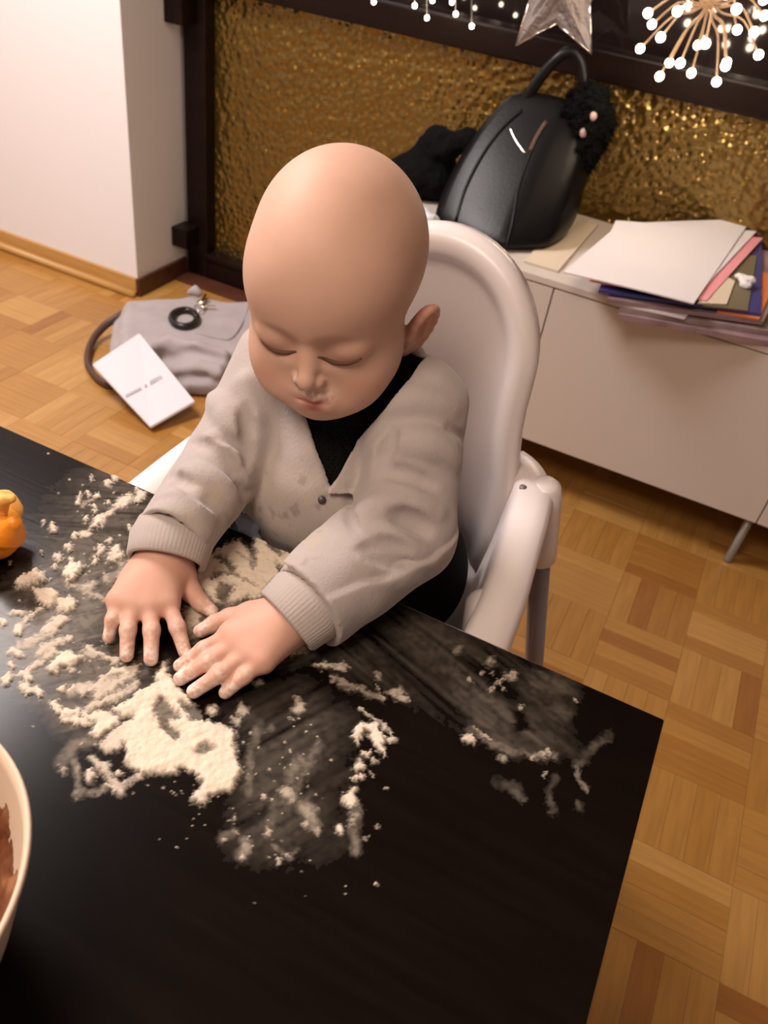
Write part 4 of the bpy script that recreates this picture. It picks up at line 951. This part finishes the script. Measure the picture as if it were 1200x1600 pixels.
# pale crumpled plastic bag
pb = Sculpt(axis((-1.01, -.66, .0026)), axis((1.27, 1.65, .0026)), axis((CT+.0005, .66, .0026)))
pb.cap((-.86, 1.36, CT+.012), (-.755, 1.33, CT+.012), .032, .026, .02); pb.cap((-.95, 1.42, CT+.03), (-.87, 1.37, CT+.02), .03, .03, .02)
g_ = pb._grid(pb._sl((-9, -9, -9), (9, 9, 9))); pb.d += (np.abs(fbm(g_[0]*40, g_[1]*40, g_[2]*40, seed=88)-.5)*.04-.006).astype(np.float32); pb.d[:, :, 0] = .01
tag(pb.build('plastic_bag', M['plastic_bag']), 'crumpled pale blue plastic bag on the sideboard behind the child', 'bag')

# ================================================================== ORNAMENTS ON THE DARK PANE
def ornament(name, label, cat, loc):
    o = empty(name, loc); return tag(o, label, cat)
st = ornament('star_ornament', 'silver lace star ornament hanging before the dark pane', 'ornament', tuple(ony(880, 20, 1.60)))
sc_ = ony(878, -22, 1.60); sa = .5; R1, R2 = .150, .070; V = []; F = []
ring = []
for k in range(10):
    a = math.pi/2+k*math.pi/5+.10; r = R1 if k % 2 == 0 else R2; ring.append((sc_[0]+r*math.cos(a), sc_[1], sc_[2]+r*math.sin(a)))
V = ring+[(sc_[0], sc_[1]-.030, sc_[2]), (sc_[0], sc_[1]+.030, sc_[2])]
for k in range(10): F.append((k, (k+1) % 10, 10)); F.append(((k+1) % 10, k, 11))
o = mesh('star_body', V, F, M['star'], None, False); adopt(o, st)
bm = bmesh.new(); bm.from_mesh(o.data); bmesh.ops.subdivide_edges(bm, edges=bm.edges[:], cuts=5, use_grid_fill=True); bm.to_mesh(o.data); bm.free()
for v in o.data.vertices: v.co += v.normal*random.uniform(-.004, .004)
for k in range(10):
    a, b_ = ring[k], ring[(k+1) % 10]; adopt(tube('wire_edge', [a, b_], .0022, M['chrome'], None, 6), st)
adopt(tube('thread', [(ring[0][0], ring[0][1], ring[0][2]), (ring[0][0]-.02, 1.60, 2.5)], .0012, M['thread'], None, 6), st)

bu = ornament('starburst_light', 'lit starburst fairy light of looping copper wires at the top right', 'light', tuple(ony(1105, 5, 1.49)))
bc = ony(1108, 4, 1.49); rng2 = np.random.default_rng(12)
def sphere(name, c, r, m_, parent, su=10, sv=6):
    bm = bmesh.new(); bmesh.ops.create_uvsphere(bm, u_segments=su, v_segments=sv, radius=r)
    for v in bm.verts: v.co += Vector(c)
    return adopt(bmobj(name, bm, m_, None, True), parent)
sphere('hub', bc, .014, M['wire'], bu, 14, 8)
for k in range(34):
    i = k+.5; phi = math.acos(1-2*i/34); th = math.pi*(1+5**.5)*i
    d = np.array([math.cos(th)*math.sin(phi), math.sin(th)*math.sin(phi), math.cos(phi)])
    L_ = .128*rng2.uniform(.82, 1.08); tip = bc+d*L_*np.array([1, .95, 1])+np.array([0, 0, -.018]); mid = bc+d*L_*.6+np.array([0, 0, .012])
    adopt(tube('wire', catmull([bc, bc+d*L_*.25, mid, tip], 4), .0022, M['wire'], None, 6), bu)
    sphere('bulb', tip, .0090, M['bulb'], bu, 8, 6)
adopt(tube('cord', [bc, (bc[0], bc[1], 2.5)], .002, M['thread'], None, 6), bu)
# bulbs on added wires, standing for light reflections in the dark pane
ls = ornament('reflection_bulbs', 'tiny lit bulbs modelled for light reflections just above the dark rail', 'light', tuple(ony(690, 0, 1.63)))
lp = [(648, 9), (667, 28), (676, 1), (712, 22), (706, 3), (737, 41), (584, 3), (655, -16), (725, -14)]
cord = sorted(lp, key=lambda q: q[0]); base = [ony(x, -45, 1.632) for x, y in cord]
adopt(tube('cord', catmull(base, 4), .0012, M['thread'], None, 6), ls)
for q, b_ in zip(cord, base):
    p = ony(q[0], q[1], 1.632); adopt(tube('drop_wire', [b_, p], .0008, M['thread'], None, 5), ls); sphere('bulb', p, .0058, M['bulb'], ls, 8, 6)
adopt(tube('cord', [base[0], (base[0][0], 1.632, 2.5)], .0012, M['thread'], None, 6), ls)
# beige cloth seen at the top behind the rail
# ================================================================== ON THE FLOOR: grey shoulder bag, keys, booklet
tote = empty('shoulder_bag', (-1.45, 1.28, 0)); tag(tote, 'grey suede shoulder bag lying on the parquet beside the white wall', 'bag')
TB = Sculpt(axis((-1.78, -1.12, .004)), axis((1.0, 1.66, .004)), axis((.0015, .17, .004)))
def polyslab(pts, z0_, z1_, rr):
    def f(X, Y, Z):
        xx, yy = np.meshgrid(X[:, 0, 0], Y[0, :, 0], indexing='ij'); d2 = dpoly(xx, yy, pts)[:, :, None]+rr
        dz = np.abs(Z-(z0_+z1_)/2)-(z1_-z0_)/2+rr
        return np.minimum(np.maximum(d2, dz), 0)+np.sqrt(np.maximum(d2, 0)**2+np.maximum(dz, 0)**2)-rr
    xs = [p[0] for p in pts]; ys = [p[1] for p in pts]; return f, (min(xs), min(ys), z0_), (max(xs), max(ys), z1_)
tp = [onz(x, y, .09) for x, y in ((192, 466), (290, 462), (400, 470), (420, 520), (345, 575), (250, 545), (180, 560))]
TB.op(*polyslab([(p[0], p[1]) for p in tp], 0, .095, .03), k=.02)
bp_ = [onz(x, y, .03) for x, y in ((180, 500), (300, 470), (430, 500), (350, 608), (292, 606), (240, 575), (170, 575))]
TB.op(*polyslab([(p[0], p[1]) for p in bp_], 0, .055, .024), k=.03)
g_ = TB._grid(TB._sl((-9, -9, -9), (9, 9, 9))); TB.d += ((fbm(g_[0]*9, g_[1]*9, g_[2]*9, seed=101)-.5)*.022).astype(np.float32)
def tfold(pts, r, dep, cut, k=.02):
    q = [TB.hit(x, y, 1.2, 3.4) for x, y in pts]; q = [p for p in q if p is not None]
    for i in range(len(q)-1): TB.cap(q[i]+np.array([0, 0, dep]), q[i+1]+np.array([0, 0, dep]), r, r, k, cut)
tfold([(225, 548), (265, 535), (310, 545), (350, 556)], .014, .003, False); tfold([(262, 560), (300, 552), (340, 562)], .010, .004, True); tfold([(275, 580), (310, 576), (340, 585)], .012, .003, False); tfold([(280, 594), (320, 592)], .007, .003, True)
TB.d[:, :, 0] = .01
adopt(TB.build('body', M['tote']), tote)
fq = [(305, 520), (345, 530), (362, 528), (378, 505), (388, 478)]
fpts = [TB.hit(x, y, 1.2, 3.4) for x, y in fq]; fpts = [p+np.array([0, 0, .001]) for p in fpts if p is not None]
if len(fpts) > 2: adopt(tube('flap_seam', catmull(fpts, 6), .004, M['tote'], None, 8), tote)
sp_ = [onz(x, y, z) for x, y, z in ((215, 476, .07), (190, 492, .06), (165, 508, .04), (146, 530, .022), (137, 556, .014), (141, 578, .012), (165, 600, .012), (200, 600, .012))]
adopt(tube('strap', catmull(sp_, 8), .0125, M['strap'], None, 12, flat=(.75, 1)), tote)
p_ = TB.hit(305, 462, 1.2, 3.4); p_ = onz(305, 460, .1) if p_ is None else p_
adopt(tube('pull_tab', [p_+np.array([-.02, 0, .0]), p_+np.array([0, 0, .014]), p_+np.array([.02, .0, .006])], [.010, .016, .010], M['tote'], None, 12), tote)
# keys
kc = TB.hit(290, 500, 1.2, 3.4); kk = empty('key_ring', tuple(kc)); tag(kk, 'bunch of keys on a black leather loop lying on the grey bag', 'keys')
lift = np.array([0, 0, .010])
def tpt(x, y, dz=.008):
    p = TB.hit(x, y, 1.2, 3.4); p = onz(x, y, .095) if p is None else p
    return p+np.array([0, 0, dz])
loop = [tpt(288+20*math.cos(a), 502+13*math.sin(a), .010) for a in np.linspace(0, 2*math.pi, 25)]
adopt(tube('leather_loop', loop, .010, M['black_leather'], None, 10), kk)
def tpt(x, y, dz=.008):
    p = TB.hit(x, y, 1.2, 3.4); p = onz(x, y, .095) if p is None else p
    return p+np.array([0, 0, dz])
rg = [tpt(311+7*math.cos(a), 487+5*math.sin(a), .012) for a in np.linspace(0, 2*math.pi, 17)]; adopt(tube('split_ring', rg, .0022, M['chrome'], None, 6), kk)
for (a, b_, m_) in (((309, 480), (326, 471), 'brass'), ((312, 484), (336, 484), 'chrome'), ((314, 480), (322, 465), 'chrome')):
    A_, B_ = tpt(*a, .014), tpt(*b_, .012); d = (B_-A_)/np.linalg.norm(B_-A_)
    V, F = tube_data([A_, A_+d*.004, A_+d*.016, A_+d*.02, B_-d*.002, B_], [.004, .010, .010, .004, .004, .002], 10, (1, .28)); adopt(mesh('key', V, F, M[m_], None, True), kk)
# booklet leaning on the bag
cn = [np.array([0, 0, .006])+q for q in (onz(218, 527, .105), onz(145, 576, .072), onz(236, 674, .004), onz(305, 634, .034))]
nb = np.cross(cn[1]-cn[0], cn[3]-cn[0]); nb /= np.linalg.norm(nb); nb = nb if nb[2] > 0 else -nb
bk = empty('booklet', tuple(cn[2])); tag(bk, 'white booklet with a faint grey line of print leaning on the grey bag', 'booklet')
cc = sum(cn)/4; V = [c+nb*.010 for c in cn]+[c for c in cn]
bm = bmesh.new(); vs = [bm.verts.new(tuple(v)) for v in V]
for q in ((0, 1, 2, 3), (7, 6, 5, 4), (0, 4, 5, 1), (1, 5, 6, 2), (2, 6, 7, 3), (3, 7, 4, 0)): bm.faces.new([vs[i] for i in q])
bmesh.ops.bevel(bm, geom=bm.edges[:], offset=.0022, segments=2, affect='EDGES'); adopt(bmobj('cover', bm, M['card']), bk)
ex = cn[3]-cn[2]; ex /= np.linalg.norm(ex); ey = np.cross(nb, ex)
def on_b(px, py):
    d = ray(px, py); t = ((cc+nb*.0104-CAM)@nb)/(d@nb); return CAM+d*t
bm = bmesh.new()
x_ = 197.
while x_ < 257:
    wdt = random.uniform(2.2, 4.5); y_ = 619-(x_-197)*.52; hh = 2.2 if x_ < 228 else 4.2
    if random.random() < .86:
        q = [on_b(x_, y_+hh*.5), on_b(x_+wdt*.8, y_-wdt*.42+hh*.5), on_b(x_+wdt*.8-1.4, y_-wdt*.42-hh), on_b(x_-1.4, y_-hh)]
        bm.faces.new([bm.verts.new(tuple(p)) for p in q])
    x_ += wdt
adopt(bmobj('print', bm, M['print']), bk)

# ================================================================== ON THE TABLE, LEFT EDGE: mixing bowl and orange
BC = (-.358, -.416); bw = empty('mixing_bowl', (BC[0], BC[1], .741)); tag(bw, 'cream plastic mixing bowl smeared with cocoa batter at the lower left', 'bowl')
prof = [(0, 0), (.052, 0), (.058, .002), (.072, .022), (.086, .055), (.094, .085), (.0985, .104), (.1005, .1095), (.1018, .1125), (.1010, .115), (.0990, .1145), (.0965, .106), (.0915, .085), (.083, .055), (.068, .024), (.050, .008), (0, .006)]
sB = .985; prof = [(r*sB, z) for r, z in prof]
o = lathe('bowl_body', prof, M['bowl'], None, 96, (BC[0], BC[1], .7412)); adopt(o, bw)
V = []; F = []; nth, nz_ = 420, 70; inner = [(.0965*sB, .106), (.0915*sB, .085), (.083*sB, .055), (.068*sB, .024), (.050*sB, .008)]
zs = np.linspace(.0965, .012, nz_); rs = np.interp(zs, [p[1] for p in reversed(inner)], [p[0] for p in reversed(inner)])
TH, ZZ = np.meshgrid(np.linspace(0, 2*math.pi, nth, endpoint=False), zs, indexing='ij')
cov = .6*fbm(np.cos(TH)*3.2+ZZ*18, np.sin(TH)*3.2+5, ZZ*38, seed=111)+.4*fbm(np.cos(TH)*9, np.sin(TH)*9+5, ZZ*60, seed=113)+sstep(.095, .02, ZZ)*.30-sstep(.07, .10, ZZ)*.14
dr = np.clip((cov-.57)*.04, 0, .004)
for i in range(nth):
    for j in range(nz_): V.append((BC[0]+(rs[j]-.0002-dr[i, j])*math.cos(TH[i, j]), BC[1]+(rs[j]-.0002-dr[i, j])*math.sin(TH[i, j]), .7412+zs[j]))
for i in range(nth):
    for j in range(nz_-1):
        i2 = (i+1) % nth
        if max(dr[i, j], dr[i2, j], dr[i2, j+1], dr[i, j+1]) > 0: F.append((i*nz_+j, i*nz_+j+1, i2*nz_+j+1, i2*nz_+j))
bt = adopt(mesh('batter', V, F, M['batter'], None, True), bw); bt['kind'] = 'stuff'
lathe_b = lathe('batter_pool', [(0, .0135), (.046, .013), (.0525, .0115)], M['batter'], None, 48, (BC[0], BC[1], .7412)); adopt(lathe_b, bw)
# orange with torn peel
orr = empty('orange', tuple(onz(-14, 845, .74))); tag(orr, 'half peeled orange with torn upright peel at the left table edge', 'orange')
oc = onz(-16, 832, .762); OS = Sculpt(axis((oc[0]-.07, oc[0]+.06, .0016)), axis((oc[1]-.05, oc[1]+.07, .0016)), axis((.7412, .85, .0016)))
OS.ell(oc, (.026, .026, .0215), k=.004); OS.cap(ony(12, 832, oc[1]-.004), ony(22, 818, oc[1]-.004), .014, .006, .006); OS.d[:, :, 0] = .01
g_ = OS._grid(OS._sl((-9, -9, -9), (9, 9, 9))); OS.d += ((fbm(g_[0]*70, g_[1]*70, g_[2]*70, seed=121)-.5)*.004).astype(np.float32)
adopt(OS.build('fruit', M['orange']), orr)
OP = Sculpt(axis((oc[0]-.06, oc[0]+.06, .0016)), axis((oc[1]-.05, oc[1]+.07, .0016)), axis((.7412, .86, .0016)))
OP.ell(ony(-2, 791, oc[1]+.006), (.013, .0055, .0150), rz(-.5)@ry(.15), .004); OP.cap(ony(0, 783, oc[1]+.004), ony(19, 779, oc[1]+.002), .0075, .0030, .006)
for a_ in (1.9, 3.3, 4.4):
    dv_ = np.array([math.cos(a_), math.sin(a_), 0]); OP.ell(oc+dv_*.026+np.array([0, 0, .004]), (.005, .016, .017), rz(a_)@ry(.45), .003)
g_ = OP._grid(OP._sl((-9, -9, -9), (9, 9, 9))); OP.d += ((fbm(g_[0]*90, g_[1]*90, g_[2]*90, seed=123)-.5)*.004).astype(np.float32); OP.d[:, :, 0] = .01
adopt(OP.build('peel', M['pith']), orr)
